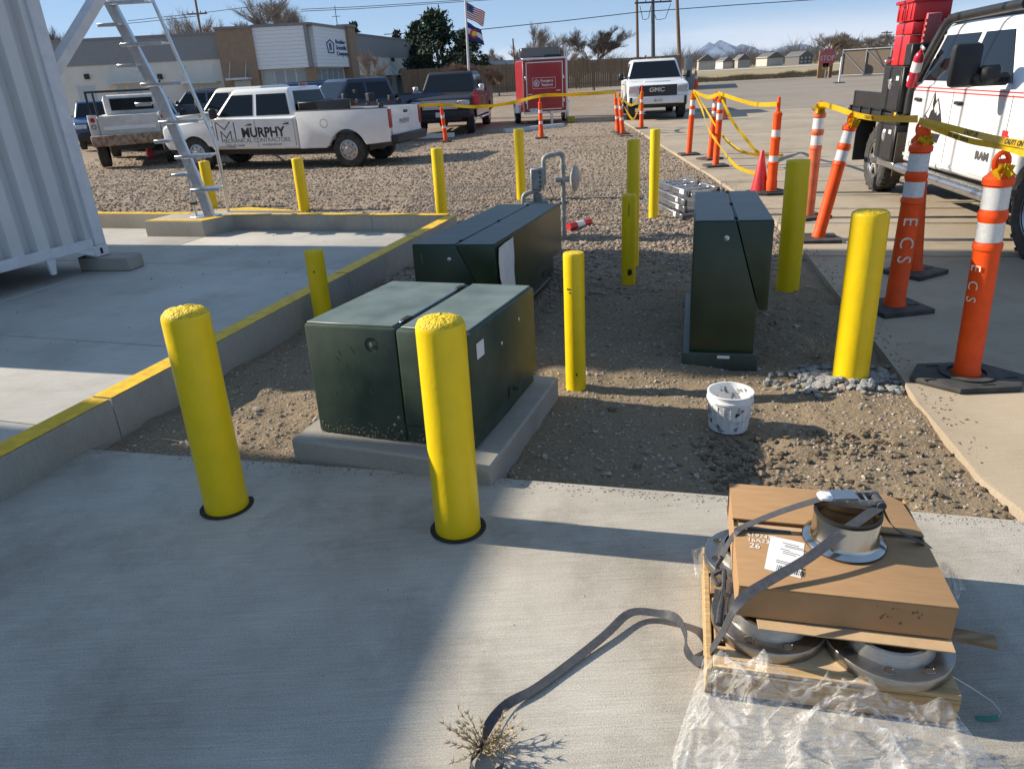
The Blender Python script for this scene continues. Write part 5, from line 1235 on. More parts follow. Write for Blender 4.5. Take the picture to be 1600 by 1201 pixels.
tag(B().box((0, 0, .07), (.28, .3, .2), bev=.02).done('wheel_chock', mat('chock_yellow', (.35, .27, .03), .7)), 'dull yellow chock on the ground beside the red trailer wheel', 'chock').location = (2.72, 28.5, 0)
# ---- concrete wheel stops
def wstop(a, b, label, z=-.06):
    a, b = G(*a, z), G(*b, z); v = b-a; o = B().prism([(-.11, 0), (.11, 0), (.075, .13), (-.075, .13)], 0, v.length, fr((0, 0, 0), (-v.y/v.length, v.x/v.length, 0), (0, 0, 1), v.normalized()), .012).done('wheel_stop', mat('pale_concrete', (.55, .54, .52), .85, var=.1)); o.location = a
    return tag(o, label, 'wheel stop')
wstop((643, 217), (710, 214), 'pale concrete wheel stop in front of the black pickup')
wstop((788, 208), (880, 199), 'pale concrete wheel stop in front of the red trailer')

# ---- white flatbed service truck
loc, hd = place(G(1612, 408, 0), G(1365, 297, 0), -1, .93, 0)
xcab = -1.02
o, d = vehicle('white service truck with a black flatbed and a mountain logo on its rear door', 'service truck', loc, hd, PW_, 'cabonly', 4.07, 2.02, 2.02, .43, 'ram', RIM, 'spoke', 'service_truck', xcab, ext_f=.95, badd=.07)
hw = d['hw']; BLK = mat('powder_black', (.02, .02, .021), .45, var=.25, vs=8, bump=.1, bs=60)
xT = d['xr']-1.05; zd = 1.0
B().box(((xT+xcab-.1)/2, 0, zd), (xcab-.1-xT, 2.14, .09), bev=.01).done('flatbed_deck', BLK, o)
for s in (-1, 1):
    r_ = B().box(((xT+xcab-.1)/2, s*1.07, zd-.02), (xcab-.1-xT, .05, .13), bev=.008); r_.done('side_rail', BLK, o)
    for k in range(5): B().box((xT+.15+k*.42, s*1.10, zd+.02), (.05, .03, .12)).done('stake_pocket', BLK, o)
    B().box((xT+.75, s*1.04, zd+.16), (1.35, .04, .22), bev=.006).done('side_board', BLK, o)
    B().box((xcab-.16, s*1.105, zd+.02), (.05, .02, .1), bev=.004).done('side_marker', AMB, o)
    # tool boxes over and under the deck
    B().box((xcab-.50, s*.86, zd+.05+.27), (.66, .44, .53), bev=.012).done('tool_box', BLK, o)
    B().box((xcab-.50, s*1.083, zd+.05+.265), (.60, .012, .47), bev=.005).done('tool_box_door', TRIM, o)
    B().lathe([(0, .02), (.03, .018), (.045, 0)], 14, T(xcab-.52, s*1.088, zd+.38)@RX(-s*math.pi/2)@Matrix.Diagonal((.8, 1.5, 1, 1))).box((xcab-.52, s*1.098, zd+.42), (.11, .02, .03), bev=.004).done('latch', CHR, o)
    B().box((xcab-.30, s*1.09, zd+.45), (.09, .004, .05)).done('maker_plate', PLATE, o)
    B().box((xcab-.46, s*.88, zd-.30), (.62, .40, .44), bev=.012).done('under_box', BLK, o)
    B().box((xcab-.46, s*1.083, zd-.30), (.58, .012, .40), bev=.005).done('under_box_door', TRIM, o)
    B().lathe([(0, .02), (.03, .018), (.045, 0)], 14, T(xcab-.48, s*1.09, zd-.22)@RX(-s*math.pi/2)@Matrix.Diagonal((.8, 1.7, 1, 1))).done('latch', CHR, o)
    B().box((xcab-.28, s*1.092, zd-.17), (.09, .004, .05)).done('maker_plate', PLATE, o)
    B().box((xcab-.52, s*.92, zd-.58), (.62, .2, .10), bev=.02).done('step', ALU, o)
    B().box((xcab-.02, s*.98, .58), (.02, .22, .52)).done('mud_flap', mat('flap_brown', (.06, .05, .035), .8), o)
    B().box((d['xr']-.62, s*.95, .62), (.02, .26, .56)).done('mud_flap', TRIM, o)
    B().tube([(xcab+.05, s*1.06, .44), (d['xf']-.72, s*1.06, .44)], .052, 14).done('step_tube', ALU, o)
    for x in (xcab+.35, 0.2): B().box((x, s*.98, .45), (.07, .2, .05)).done('step_bracket', TRIM, o)
    gr_ = B()
    for k in range(28): gr_.box((xcab+.2+.08*k, s*1.06, .50), (.05, .10, .012))
    gr_.done('step_grip', ALU, o)
    # headache rack upright that follows the cab
    B().tube(bend([(xcab-.12, s*.98, zd+.05), (xcab-.12, s*.98, 1.36), (xcab+.16, s*.80, 2.06), (d['xw']-.60, s*.78, 2.10)], .16, 7), .05, 10).done('rack_upright', BLK, o)
    B().box((d['xm']+.2, s*(hw+.003), .97*d['belt']-.02), (.001, .001, .001)).done('pin', BLK, o) if False else None
    for dz in (0, .035): B().box(((xcab+d['xF'])/2, s*(hw+.002), d['belt']-.02-dz), (d['xF']-xcab-.2, .003, .012)).done('pinstripe', LOGOR, o)
B().tube([(xcab+.16, -.80, 2.06), (xcab+.16, .80, 2.06)], .05, 10).tube([(d['xw']-.60, -.78, 2.10), (d['xw']-.60, .78, 2.10)], .05, 10).done('rack_bar', BLK, o)
me_ = B()
for k in range(9): me_.box((xcab-.07, 0, 1.32+k*.075), (.02, 1.6, .03))
me_.done('rack_mesh', BLK, o)
lb = B().box((d['xw']-.85, 0, 2.19), (.34, 1.3, .03), bev=.01).done('light_bar_base', TRIM, o)
B().box((d['xw']-.85, 0, 2.235), (.28, 1.36, .07), bev=.02).done('light_bar', AMB, o); B().box((d['xw']-.85, 0, 2.205), (.30, 1.38, .02)).done('light_bar_trim', PAPER, o)
# tow mirror on the visible side
B().box((d['xw']-.26, -(hw+.36), 1.60), (.12, .26, .38), bev=.05, seg=2).done('tow_mirror', TRIM, o); B().box((d['xw']-.22, -(hw+.14), 1.47), (.10, .34, .11), bev=.03).done('mirror_arm', TRIM, o)
def RTx(x, z): return fr((x, -(hw+.003), z), (1, 0, 0), (0, 0, 1), (0, -1, 0))
# mountain logo and lettering
mx = xcab+.42
B().prism([(0, .02), (.06, .15), (.14, .22), (.25, .40), (.31, .30), (.36, .34), (.47, .20), (.52, .12), (.56, .0), (.50, -.12), (.05, -.12)], 0, .002, RTx(mx, .92)).done('door_logo', LOGO, o)
for pl_ in ([(.10, .15), (.16, .21), (.25, .365), (.24, .27), (.27, .22), (.22, .20), (.18, .12)], [(.30, .23), (.315, .27), (.36, .315), (.45, .19), (.40, .16), (.37, .21), (.34, .18)], [(.06, .08), (.09, .13), (.12, .09)]): B().prism(pl_, .002, .003, RTx(mx, .92)).done('logo_snow', PW_, o)
text('door_lettering', 'High Pointe', .13, PW_, o, RTx(mx+.02, .90)@T(0, 0, .003), .0006, bold=.006, sx=.86)
text('door_lettering', 'CONSTRUCTION', .085, LOGOG, o, RTx(mx-.28, .70), .0006); text('door_lettering', '970-532-2836', .095, LOGOG, o, RTx(mx-.28, .56), .0006)
text('door_badge', 'RAM', .10, mat('badge_grey', (.12, .12, .125), .35, .4), o, RTx(d['xm']+.72, .74), .004, bold=.006, sx=1.3)
text('door_badge', 'HEMI', .045, LOGOR, o, RTx(d['xw']-.08, 1.0), .002, bold=.004)
B().box((d['xw']-.02, -(hw+.002), .985), (.13, .003, .02)).done('badge_bar', LOGOR, o)
B().box(((xcab+d['xw'])/2, -(hw+.004), .60), (d['xw']-xcab-.05, .008, .035), bev=.003).done('body_crease', mat('crease_grey', (.5, .5, .5), .4), o)
# load on the truck
Mt = T(*loc)@RZ(hd)
PK = mat('case_red', (.56, .022, .028), .42, var=.08, vs=5); PKD = mat('case_dark_red', (.40, .015, .02), .45, var=.08)
def case(x, y, z, sx, sy, sz, label, drawers=0, open_top=False):
    q = Mt@Vector((x, y, z)); c = root('tool_case', label, 'tool case', q, hd, 'stacked red tool cases')
    B().box((0, 0, sz/2), (sx, sy, sz), bev=.015, seg=2).done('shell', PK, c)
    if open_top:
        B().box((0, 0, sz-.02), (sx+.05, sy+.05, .04), bev=.008).done('rim', PKD, c)
        for k in range(4): B().box((-sx/2+sx*(k+.5)/4, -sy/2-.006, sz*.45), (.03, .016, sz*.75), bev=.004).done('rib', PKD, c)
        for k in range(3): B().box((-sx/2-.006, -sy/2+sy*(k+.5)/3, sz*.45), (.016, .03, sz*.75), bev=.004).done('rib', PKD, c)
        B().box((0, -sy/2-.008, sz*.8), (.16, .012, .07), bev=.004).done('handle_slot', PKD, c)
    for k in range(drawers):
        zz = sz*(.12+.3*k); B().box((-sx/2-.008, 0, zz+sz*.11), (.016, sy-.06, sz*.25), bev=.004).done('drawer', PK, c); B().box((-sx/2-.018, 0, zz+sz*.14), (.008, .14, .03)).done('drawer_slot', SEAM, c)
    if not drawers and not open_top:
        for s in (-1, 1): B().box((-sx/2-.012, s*sy*.28, sz*.6), (.02, .09, sz*.5), bev=.005).done('latch', PKD, c)
        B().box((0, 0, sz+.004), (sx*.9, sy*.9, .012)).done('lid_ridge', SEAM, c)
    return c
zx = zd+.05+.54
case(xcab-.56, -.82, zx, .50, .40, .335, 'drawer case at the bottom of the red case stack on the truck', 3)
case(xcab-.54, -.82, zx+.345, .54, .40, .13, 'flat latched case in the middle of the red case stack on the truck')
case(xcab-.54, -.82, zx+.49, .54, .42, .235, 'open-topped crate at the top of the red case stack on the truck', 0, True)
q = Mt@Vector((xcab-.22, -.84, zx)); c = root('stop_paddle_case', 'narrow faded red ribbed board standing against the red case stack', 'board', q, hd)
B().box((0, 0, .28), (.05, .16, .56), RY(.12), .008).done('board', mat('faded_red', (.42, .12, .12), .6), c)
for k in range(8): B().box((0, -.082, .05+.062*k), (.052, .006, .03), RY(.12)).done('slot', PKD, c)
q = Mt@Vector((xcab-.20, -.94, zx)); c = tag(B().box((0, 0, .12), (.2, .22, .24), bev=.01).done('battery_box', BLK), 'small black box beside the red case stack on the truck', 'box'); c.location = q; c.rotation_euler = (0, 0, hd)
q = Mt@Vector((xcab+.04, -1.05, 1.36)); c = root('fire_extinguisher', 'red fire extinguisher strapped upright to the black rack behind the cab', 'fire extinguisher', q, hd); c.rotation_euler = (0, 0, hd)
Me_ = RY(.36)
Me_ = Me_@Matrix.Diagonal((.82, .82, .82, 1)); B().lathe([(0, 0), (.06, .005), (.068, .03), (.068, .42), (.05, .47), (.025, .49), (.02, .52), (0, .52)], 20, Me_).done('cylinder', mat('extinguisher_red', (.42, .012, .03), .3, coat=.4), c)
B().lathe([(.0695, .22), (.0695, .36)], 20, Me_).done('label_band', WHT, c); B().box((.02, 0, .55), (.12, .03, .05), Me_, .008).done('valve', CHR, c); B().box((.0, -.0695, .12), (.05, .004, .07), Me_).done('label_patch', WHT, c)
q = Mt@Vector((xcab-1.25, -.75, zd+.05)); c = root('cord_reel', 'orange cord reel standing on the flatbed behind the tool box', 'reel', q, hd)
B().lathe([(.12, -.07), (.2, -.07), (.2, -.055), (.13, -.05), (.13, .05), (.2, .055), (.2, .07), (.12, .07), (.12, -.07)], 24, T(0, 0, .2)@RX(math.pi/2)).done('drum', GRP, c)
B().lathe([(.135, -.048), (.185, -.04), (.19, .04), (.135, .048)], 24, T(0, 0, .2)@RX(math.pi/2)).done('cord', ORA, c); B().tube(bend([(-.12, 0, .25), (-.1, 0, .46), (.1, 0, .46), (.12, 0, .25)], .05), .015, 8).done('handle', mat('reel_yellow', (.7, .5, .03), .5), c)
q = Mt@Vector((xcab-.86, -.9, zx)); c = tag(B().tube([(0, -.1, .05), (.02, .05, .06), (-.02, .18, .07)], .02, 7).box((0, -.12, .05), (.05, .12, .05), bev=.01).done('caulk_gun', ALU), 'small grey hand tool lying on the truck tool box', 'tool'); c.location = q; c.rotation_euler = (0, 0, hd)
# ================================================================== BACKGROUND
# ---- office building
YB = 50.0
P0 = D(493, 140, YB); P0.z = 0
BEI = mat('wall_beige', (.68, .63, .54), .8, var=.05, vs=.6); GRY = mat('wall_grey_metal', (.235, .235, .235), .55, var=.05); BRN = mat('wall_brown', (.29, .195, .125), .8, var=.10, vs=3); SID = mat('siding_white', (.78, .78, .76), .55, var=.03); CAP = mat('parapet_cap', (.20, .20, .20), .5); GLS = mat('shop_glass', (.30, .35, .36), .06, var=0, coat=.5, spec=.9); FRM = mat('window_frame', (.55, .56, .56), .4)  # office glass has a pale base colour standing in for reflected sky
bo = root('office_building', 'beige and grey office building with a brown tower and a white sign panel', 'building', P0)
uL = Vector((-1, -.03, 0)).normalized(); nL = Vector((.03, -1, 0)).normalized()
pe_ = D(672, 150, 77); uR = Vector((pe_.x-P0.x, pe_.y-P0.y, 0)).normalized(); nR = Vector((uR.y, -uR.x, 0))
FLm = fr((0, 0, 0), uL, (0, 0, 1), nL); FRm = fr((0, 0, 0), uR, (0, 0, 1), nR)
def hitw(px, py, u, n):
    r = Vector(ray(px, py)); o_ = Vector(CP); t = (P0-o_).dot(n)/r.dot(n); q = o_+r*t; return (q-P0).dot(u), q.z
hL = lambda x, y: hitw(x, y, uL, nL); hR = lambda x, y: hitw(x, y, uR, nR)
def wb_(M, x0, x1, z0, z1, dep, m, name, par=bo, back=-.3): 
    return B().box(((x0+x1)/2, (z0+z1)/2, (dep+back)/2), (abs(x1-x0), z1-z0, dep-back), M).done(name, m, par)
xl = hL(60, 100)[0]; xp1 = hL(348, 100)[0]; xp0 = hL(404, 100)[0]
zg1 = hL(250, 58)[1]; zg0 = hL(250, 97)[1]; zpt = hL(370, 42)[1]; zs1 = hL(450, 41)[1]; zs0 = hL(450, 107)[1]
wb_(FLm, xp1, xl, -.2, zg0, 0, BEI, 'wall'); wb_(FLm, xp1, xl, zg0, zg1, .06, GRY, 'parapet_band'); wb_(FLm, xp1, xl, zg1, zg1+.12, .12, CAP, 'parapet_cap')
wb_(FLm, xp0, xp1, -.2, zpt-.12, .45, BRN, 'tower'); wb_(FLm, xp0-.05, xp1+.05, zpt-.12, zpt, .52, CAP, 'parapet_cap')
wb_(FLm, 0.0, xp0, -.2, zs0, -.15, BEI, 'entry_wall')
n_ = 11
for k in range(n_):
    z0 = zs0+(zs1-zs0)*k/n_; z1 = zs0+(zs1-zs0)*(k+1)/n_-.008
    wb_(FLm, .02, xp0, z0, z1, .28+.02*0, SID, 'siding_board')
wb_(FLm, -.3, xp0, zs1, zs1+.14, .36, CAP, 'parapet_cap')
wb_(FLm, -.05, .14, zs0, zs1, .33, GRY, 'corner_trim')
def window(M, x0, x1, z0, z1, dep, nx=1, nz=1, par=bo):
    f = wb_(M, x0, x1, z0, z1, dep+.02, FRM, 'window', par, dep-.06)
    for i in range(nx):
        for j in range(nz):
            a0 = x0+(x1-x0)*i/nx+.05; a1 = x0+(x1-x0)*(i+1)/nx-.05; b0 = z0+(z1-z0)*j/nz+.05; b1 = z0+(z1-z0)*(j+1)/nz-.05
            wb_(M, a0, a1, b0, b1, dep+.026, GLS, 'pane', f, dep-.01)
xa, za = hL(478, 108); xb_, zb2 = hL(414, 135)
window(FLm, xa, xb_, .1, zs0-.05, -.13, 4, 3)
wb_(FLm, hL(488, 100)[0]-.2, xa, -.2, zs0, .1, BRN, 'pier')
for p0_, p1_ in ((182, 197), (201, 222), (300, 313), (317, 340), (120, 150)): window(FLm, hL(p1_, 140)[0], hL(p0_, 140)[0], .9, hL(p0_, 134)[1], .0, 1, 1)
for p0_, p1_ in ((170, 230), (285, 345)):
    a0, a1 = hL(p1_, 130)[0], hL(p0_, 130)[0]; z = hL(p0_, 131)[1]
    aw = B().box(((a0+a1)/2, z, .45), (a1-a0, .06, .9), FLm).done('awning', FRM, bo)
    for a in (a0+.3, a1-.3): B().tube([FLm@Vector((a, z, .85)), FLm@Vector((a-.1, z+1.0, .02))], .02, 5).done('tie_rod', FRM, aw)
a0, a1 = hL(398, 125)[0], hL(363, 125)[0]; z = hL(370, 124)[1]
aw = B().box(((a0+a1)/2, z, .95), (a1-a0, .12, .95), FLm).done('awning', FRM, bo)
for a in (a0+.2, a1-.2): B().tube([FLm@Vector((a, z, 1.3)), FLm@Vector((a, z+1.0, .47))], .02, 5).done('tie_rod', FRM, aw)
window(FLm, a0+.15, a1-.25, .1, z-.1, .46)
for px_ in (137, 251): x, z = hL(px_, 120); B().box((x, z, .12), (.25, .3, .24), FLm, .02).done('wall_lamp', TRIM, bo)
# right wing
LR = hR(672, 100)[0]; xs1 = hR(537, 80)[0]; xb1 = hR(548, 80)[0]; zsr1 = hR(515, 43)[1]; zsr0 = hR(515, 104)[1]
for k in range(n_):
    z0 = zs0+(zs1-zs0)*k/n_; z1 = zs0+(zs1-zs0)*(k+1)/n_-.008
    wb_(FRm, .28, xs1, z0, z1, .28, SID, 'siding_board', bo, -.3)
wb_(FRm, .0, xs1, zs1, zs1+.14, .36, CAP, 'parapet_cap')
wb_(FRm, .3, xs1, -.2, zs0, -.15, BEI, 'entry_wall'); window(FRm, .6, xs1-.3, .1, zs0-.05, -.13, 5, 2)
wb_(FRm, xs1, xb1, -.2, zpt+.05, .5, BRN, 'tower'); wb_(FRm, xs1-.1, xb1+.1, zpt+.05, zpt+.2, .58, CAP, 'parapet_cap')
wb_(FRm, xb1, LR, -.2, zg0, 0, BEI, 'wall', bo, -8); wb_(FRm, xb1, LR, zg0, zg1, .06, GRY, 'parapet_band'); wb_(FRm, xb1, LR+.1, zg1, zg1+.12, .12, CAP, 'parapet_cap')
wb_(FRm, LR-1.2, LR, -.2, zg0+.2, .12, BRN, 'end_pier')
B().prism([(.5, .5), (LR-.5, .5)] + [(LR-.5, 1), (.5, 1)], 0, .1, T(0, 0, zg1-.4)).done('roof', GRY, bo) if False else None
q = [P0*0+uL*xl, P0*0, uR*LR, uR*LR+Vector((-18, 3, 0)), uL*xl+Vector((0, 14, 0))]
B().prism([(v.x*.995, v.y+.2) for v in q], zg1-.5, zg1-.3).done('roof', GRY, bo)
nw = 7
for k in range(nw):
    x = xb1+2.0+(LR-xb1-4)*k/(nw-1); window(FRm, x-.8, x+.8, .4, 1.9, 0, 1, 1)
    aw = B().box((x, 2.15, .6), (2.1, .06, 1.2), FRm).done('awning', FRM, bo)
    for a in (x-.9, x+.9): B().tube([FRm@Vector((a, 2.15, 1.15)), FRm@Vector((a, 3.3, .02))], .02, 5).done('tie_rod', FRM, aw)
    if k % 2 == 0: B().box((x+1.4, 3.3, .12), (.3, .3, .24), FRm, .02).done('wall_lamp', TRIM, bo)
# sign on the white panel
sx0 = hR(505, 75)[0]; zc_ = (zs0+zs1)/2; LB = mat('sign_blue', (.02, .07, .22), .5)
pn5 = [(.0, .62), (.62, .28), (.48, -.62), (-.48, -.62), (-.62, .28)]; sgn = B()
for k in range(5):
    a, b = Vector(pn5[k]), Vector(pn5[(k+1) % 5]); v = b-a; sgn.box((v.length/2, 0, 0), (v.length+.08, .12, .03), FRm@T(sx0+.55, zc_+.05, .30)@Matrix.Diagonal((.95, .62, 1, 1))@T(a.x, a.y, 0)@RZ(math.atan2(v.y, v.x)))
sgn.done('sign_logo', LB, bo)
text('sign_letter', 'B', .58, LB, bo, FRm@T(sx0+.32, zc_-.17, .29), .02, bold=.015, sx=1.3)
for k, s in enumerate(('Boulder', 'Scientific', 'Company')): text('sign_lettering', s, .36, LB, bo, FRm@T(sx0+1.5, zc_+.24-.36*k, .29), .02, bold=.004, sx=1.5)
# ---- trees
BARK = mat('bare_bark', (.15, .12, .095), .9, var=.25, vs=3); BARKP = mat('pale_bark', (.25, .205, .17), .9, var=.2, vs=3); NEED = mat('pine_needles', (.022, .040, .020), .9, var=.45, vs=1.3); NEED2 = mat('pine_needles_light', (.05, .075, .035), .9, var=.4, vs=2)
def bare_tree(px, ybase, ytop, Y, wpx, label, seed, m=BARK, dens=1.0, z0=None, name='bare_tree'):
    rnd = random.Random(seed); base = D(px, ybase, Y); top = D(px, ytop, Y)
    if z0 is None: z0 = float(zt(base.x, base.y))-.1 if Y < 60 else -.1
    H = top.z-z0; wd = abs(D(px+wpx/2, ytop, Y).x-D(px-wpx/2, ytop, Y).x)/2
    o = root(name, label, 'tree', (base.x, base.y, z0), 0, 'bare trees')
    tr, cr = B(), B(); asp = wd/(H*.5)
    def grow(p, d, L, r, lev, bm, maxlev):
        pts = [p]; n = 3; q = p.copy(); dd = d.copy()
        for i in range(n):
            dd = (dd+Vector((rnd.gauss(0, .13)*asp, rnd.gauss(0, .13)*asp, rnd.gauss(.02, .08)))).normalized(); q = q+dd*L/n; pts.append(q.copy())
        bm.tube(pts, [r, r*.85, r*.72, r*.6], 5 if lev == 0 else 3, caps=False)
        if lev >= maxlev-1:
            for i in range(8):
                b = pts[rnd.randint(0, n)]; e = b+(dd+Vector((rnd.gauss(0, .6), rnd.gauss(0, .6), rnd.gauss(.1, .4)))).normalized()*L*rnd.uniform(.6, 1.3); w2 = Vector((r*.8+.004, 0, 0))
                cr.faces([b-w2, b+w2, e], [(0, 1, 2)])
        if lev >= maxlev: return
        k = rnd.choice((3, 4, 4, 5)) if lev < 2 else rnd.choice((3, 4, 5))
        k = max(2, int(k*dens+.5))
        for i in range(k):
            f = rnd.uniform(.35, 1) if i else 1.; b = pts[min(int(f*n), n-1)].lerp(pts[min(int(f*n)+1, n)], f*n-int(f*n)) if f < 1 else pts[-1]
            a = rnd.uniform(0, 6.283); sp = rnd.uniform(.35, .95)*asp*(1.0 if lev else 1.1)
            nd = (dd+Vector((math.cos(a)*sp, math.sin(a)*sp, rnd.uniform(-.1, .3)))).normalized()
            grow(b, nd, L*rnd.uniform(.55, .82), r*rnd.uniform(.45, .62), lev+1, cr, maxlev)
    grow(Vector((0, 0, 0)), Vector((0, 0, 1)), H*.34, H*.020+.03, 0, tr, 5)
    tr.done('trunk', m, o); c = cr.done('crown', m, o, 0)
    zm = max(v.co.z for v in c.data.vertices); xs = sorted(abs(v.co.x) for v in c.data.vertices); xm_ = xs[int(len(xs)*.985)]
    c.scale = o.children[0].scale = (wd/xm_, wd/xm_, H/zm)
    return o
bt = [(128, 120, 28, 78, 90, 'bare tree above the left end of the office building roof'), (338, 120, 6, 82, 120, 'wide bare tree behind the office building brown tower'), (430, 120, -16, 80, 110, 'tallest bare tree behind the office building, right of the small utility pole'), (272, 110, 32, 88, 60, 'low bare tree behind the office building left of the small utility pole'), (468, 120, 2, 92, 60, 'thin bare tree behind the white sign panel of the office'),
      (828, 110, 30, 84, 62, 'tall slender bare tree behind the red trailer'), (868, 112, 48, 95, 70, 'pale bare tree behind the red trailer roof'), (928, 112, 37, 68, 100, 'dense rounded bare tree behind the wooden fence'), (790, 112, 72, 80, 70, 'low pale bare tree left of the red trailer'), (1290, 112, 44, 92, 66, 'bare tree behind the stop sign'), (1375, 112, 46, 95, 80, 'bare tree behind the brown sliding gate'), (1325, 112, 56, 105, 50, 'small bare tree behind the brown sliding gate'), (905, 110, 78, 66, 80, 'low twiggy bare tree spreading along the wooden fence')]
for k, (px_, yb, yt, Y, wp, lb_) in enumerate(bt): bare_tree(px_, yb, yt, Y, wp, lb_, 40+k, BARK if k in (7, 0) else BARKP, 1.0)
# street tree beside the building, young
bare_tree(586, 160, 70, 42, 40, 'slim young bare tree in front of the office right wing', 71, BARKP, .7)
def pine(px, ybase, ytop, Y, wpx, label, seed, n=2600, z0=-.1, shape=.55):
    rnd = np.random.default_rng(seed); base = D(px, ybase, Y); top = D(px, ytop, Y); H = top.z-z0; wd = wpx/2*base.y/FPX/.95
    o = root('pine_tree', label, 'tree', (base.x, base.y, z0), 0, 'evergreen trees')
    B().tube([(0, 0, 0), (.05, 0, H*.5), (0, 0, H*.97)], [H*.028, H*.02, H*.004], 8).done('trunk', BARK, o)
    # boughs: clumps hung round the stem, uneven outline
    nb_ = 95; cz = rnd.uniform(.10, .98, nb_); ca = rnd.uniform(0, 6.283, nb_)
    prof = np.minimum(1, (1-cz)*1.9+.12)*np.minimum(1, .55+cz*1.6); cr_ = wd*prof*rnd.uniform(.45, 1.0, nb_)
    C_ = np.stack([cr_*np.cos(ca), cr_*np.sin(ca), cz*H], 1); sz = wd*rnd.uniform(.16, .34, nb_)
    br = B()
    for c in C_[::3]: br.tube([(0, 0, c[2]*.93), (c[0]*.6, c[1]*.6, c[2]*.97), tuple(c)], [.05, .035, .015], 4)
    br.done('bough', BARK, o)
    for nm, m, sel in (('crown', NEED, 0), ('crown_tips', NEED2, 1)):
        k = n if sel == 0 else n//3; i = rnd.integers(0, nb_, k)
        g = rnd.normal(0, 1, (k, 3)); g /= np.linalg.norm(g, axis=1)[:, None]; g *= rnd.uniform(.2, 1, k)[:, None]**.5
        if sel: g[:, 2] = np.abs(g[:, 2]); g *= 1.08
        c = C_[i]+g*sz[i][:, None]*np.array([1, 1, .75])
        L = rnd.uniform(.16, .42, k)*H/9; a = rnd.normal(0, 1, (k, 3)); a[:, 2] += .5; a /= np.linalg.norm(a, axis=1)[:, None]
        b = np.cross(a, rnd.normal(0, 1, (k, 3))); b /= np.linalg.norm(b, axis=1)[:, None]
        V = np.stack([c-b*L[:, None]*.45, c+b*L[:, None]*.45, c+a*L[:, None]*1.3], 1).reshape(-1, 3)
        npmesh(nm, V, np.arange(k*3).reshape(-1, 3), m, o)
    return o
pine(688, 150, 21, 66, 86, 'large dark pine behind the flagpole beside the office building', 5, 5200)
pine(735, 150, 50, 64, 66, 'lower dark pine just right of the flagpole', 6, 3600)
pine(658, 150, 36, 72, 46, 'dark pine at the end of the office right wing', 7, 3000)
pine(563, 130, 34, 90, 28, 'small pine tip showing over the white sign panel', 8, 1500)
pine(627, 130, 47, 95, 24, 'small pine tip showing over the office right wing roof', 9, 1500)
SHR = mat('shrub_twigs', (.24, .16, .11), .9, var=.2, vs=4)
for k, (px_, yt) in enumerate(((700, 96), (722, 92), (748, 95), (765, 99), (780, 100))):
    bare_tree(px_, 140, yt, 53, 34, ['brown twiggy shrub left of the flagpole', 'brown twiggy shrub at the flagpole foot', 'brown twiggy shrub right of the flagpole', 'brown twiggy shrub against the wooden fence', 'brown twiggy shrub beside the red trailer'][k], 90+k, SHR, 1.0, None, 'shrub')
for ob in bpy.data.objects:
    if ob.name.startswith('shrub') and ob.parent is None: ob['category'] = 'shrub'; ob['group'] = 'shrubs by the flagpole'
# ---- flagpole and flags
fb_ = D(732, 118, 52); zb_ = float(zt(fb_.x, fb_.y)); ft = D(726, -18, 52)
o = root('flagpole', 'white flagpole rising in front of the dark pines', 'flagpole', (fb_.x, fb_.y, zb_-.1))
B().tube([(0, 0, 0), (ft.x-fb_.x, 0, ft.z-zb_)], [.09, .06], 12).done('pole', WPT, o); B().lathe([(0, .1), (.1, .05), (.13, 0)], 12, T(ft.x-fb_.x, 0, ft.z-zb_)).done('finial', CHR, o)
FRD = mat('flag_red', (.45, .03, .04), .8); FBL = mat('flag_blue', (.02, .035, .15), .8); FWH = mat('flag_white', (.72, .72, .72), .8); FYE = mat('flag_gold', (.75, .5, .05), .8)
def flagpt(c, s, t):
    """c = four corners (pole top, fly top, fly bottom, pole bottom)"""
    a = c[0].lerp(c[1], s); b = c[3].lerp(c[2], s); p = a.lerp(b, t); p = p+Vector((0, .16*math.sin(s*7+t*2.2)*min(1, s*3), -.25*s*s*0+.05*math.sin(s*9+t*3)*s)); return p
def flagpatch(par, c, O, s0, s1, t0, t1, m, name, off=0., n=14):
    b = B(); N = max(2, int(n*(s1-s0))+1)
    r = [[b.bm.verts.new(flagpt(c, s0+(s1-s0)*i/N, t)-O+Vector((0, -off, 0))) for t in (t0, t1)] for i in range(N+1)]
    for i in range(N): b.bm.faces.new((r[i][0], r[i+1][0], r[i+1][1], r[i][1]))
    return b.done(name, m, par, 60)
c = [D(728, 3, 52), D(758, 20, 52), D(755, 41, 52), D(729, 28, 52)]
fo_ = root('flag', 'red, white and blue striped flag flying from the top of the flagpole', 'flag', c[0])
for k in range(13): flagpatch(fo_, c, c[0], 0 if k >= 7 else .4, 1, k/13, (k+1)/13, FRD if k % 2 == 0 else FWH, 'stripe')
cn = flagpatch(fo_, c, c[0], 0, .4, 0, 7/13, FBL, 'canton')
for i in range(5):
    for j in range(4):
        q = flagpt(c, .05+.075*i, (.5+j)/4*7/13)-c[0]; B().box((q.x, q.y-.012, q.z), (.035, .004, .035), RY(0)).done('star', FWH, fo_)
c = [D(730, 34, 52), D(752, 48, 52), D(757, 70, 52), D(732, 62, 52)]
fo_ = root('flag', 'blue and white state flag with a red ring and gold disc, below the striped flag', 'flag', c[0])
for k, m in enumerate((FBL, FWH, FBL)): flagpatch(fo_, c, c[0], 0, 1, k/3, (k+1)/3, m, 'stripe')
q = flagpt(c, .42, .5)-c[0]; B().lathe([(.16, 0), (.27, 0)], 18, T(q.x, q.y-.06, q.z)@RX(math.pi/2), .6, 5.7).done('ring', FRD, fo_); B().lathe([(0, 0), (.15, 0)], 16, T(q.x, q.y-.06, q.z)@RX(math.pi/2)).done('disc', FYE, fo_)
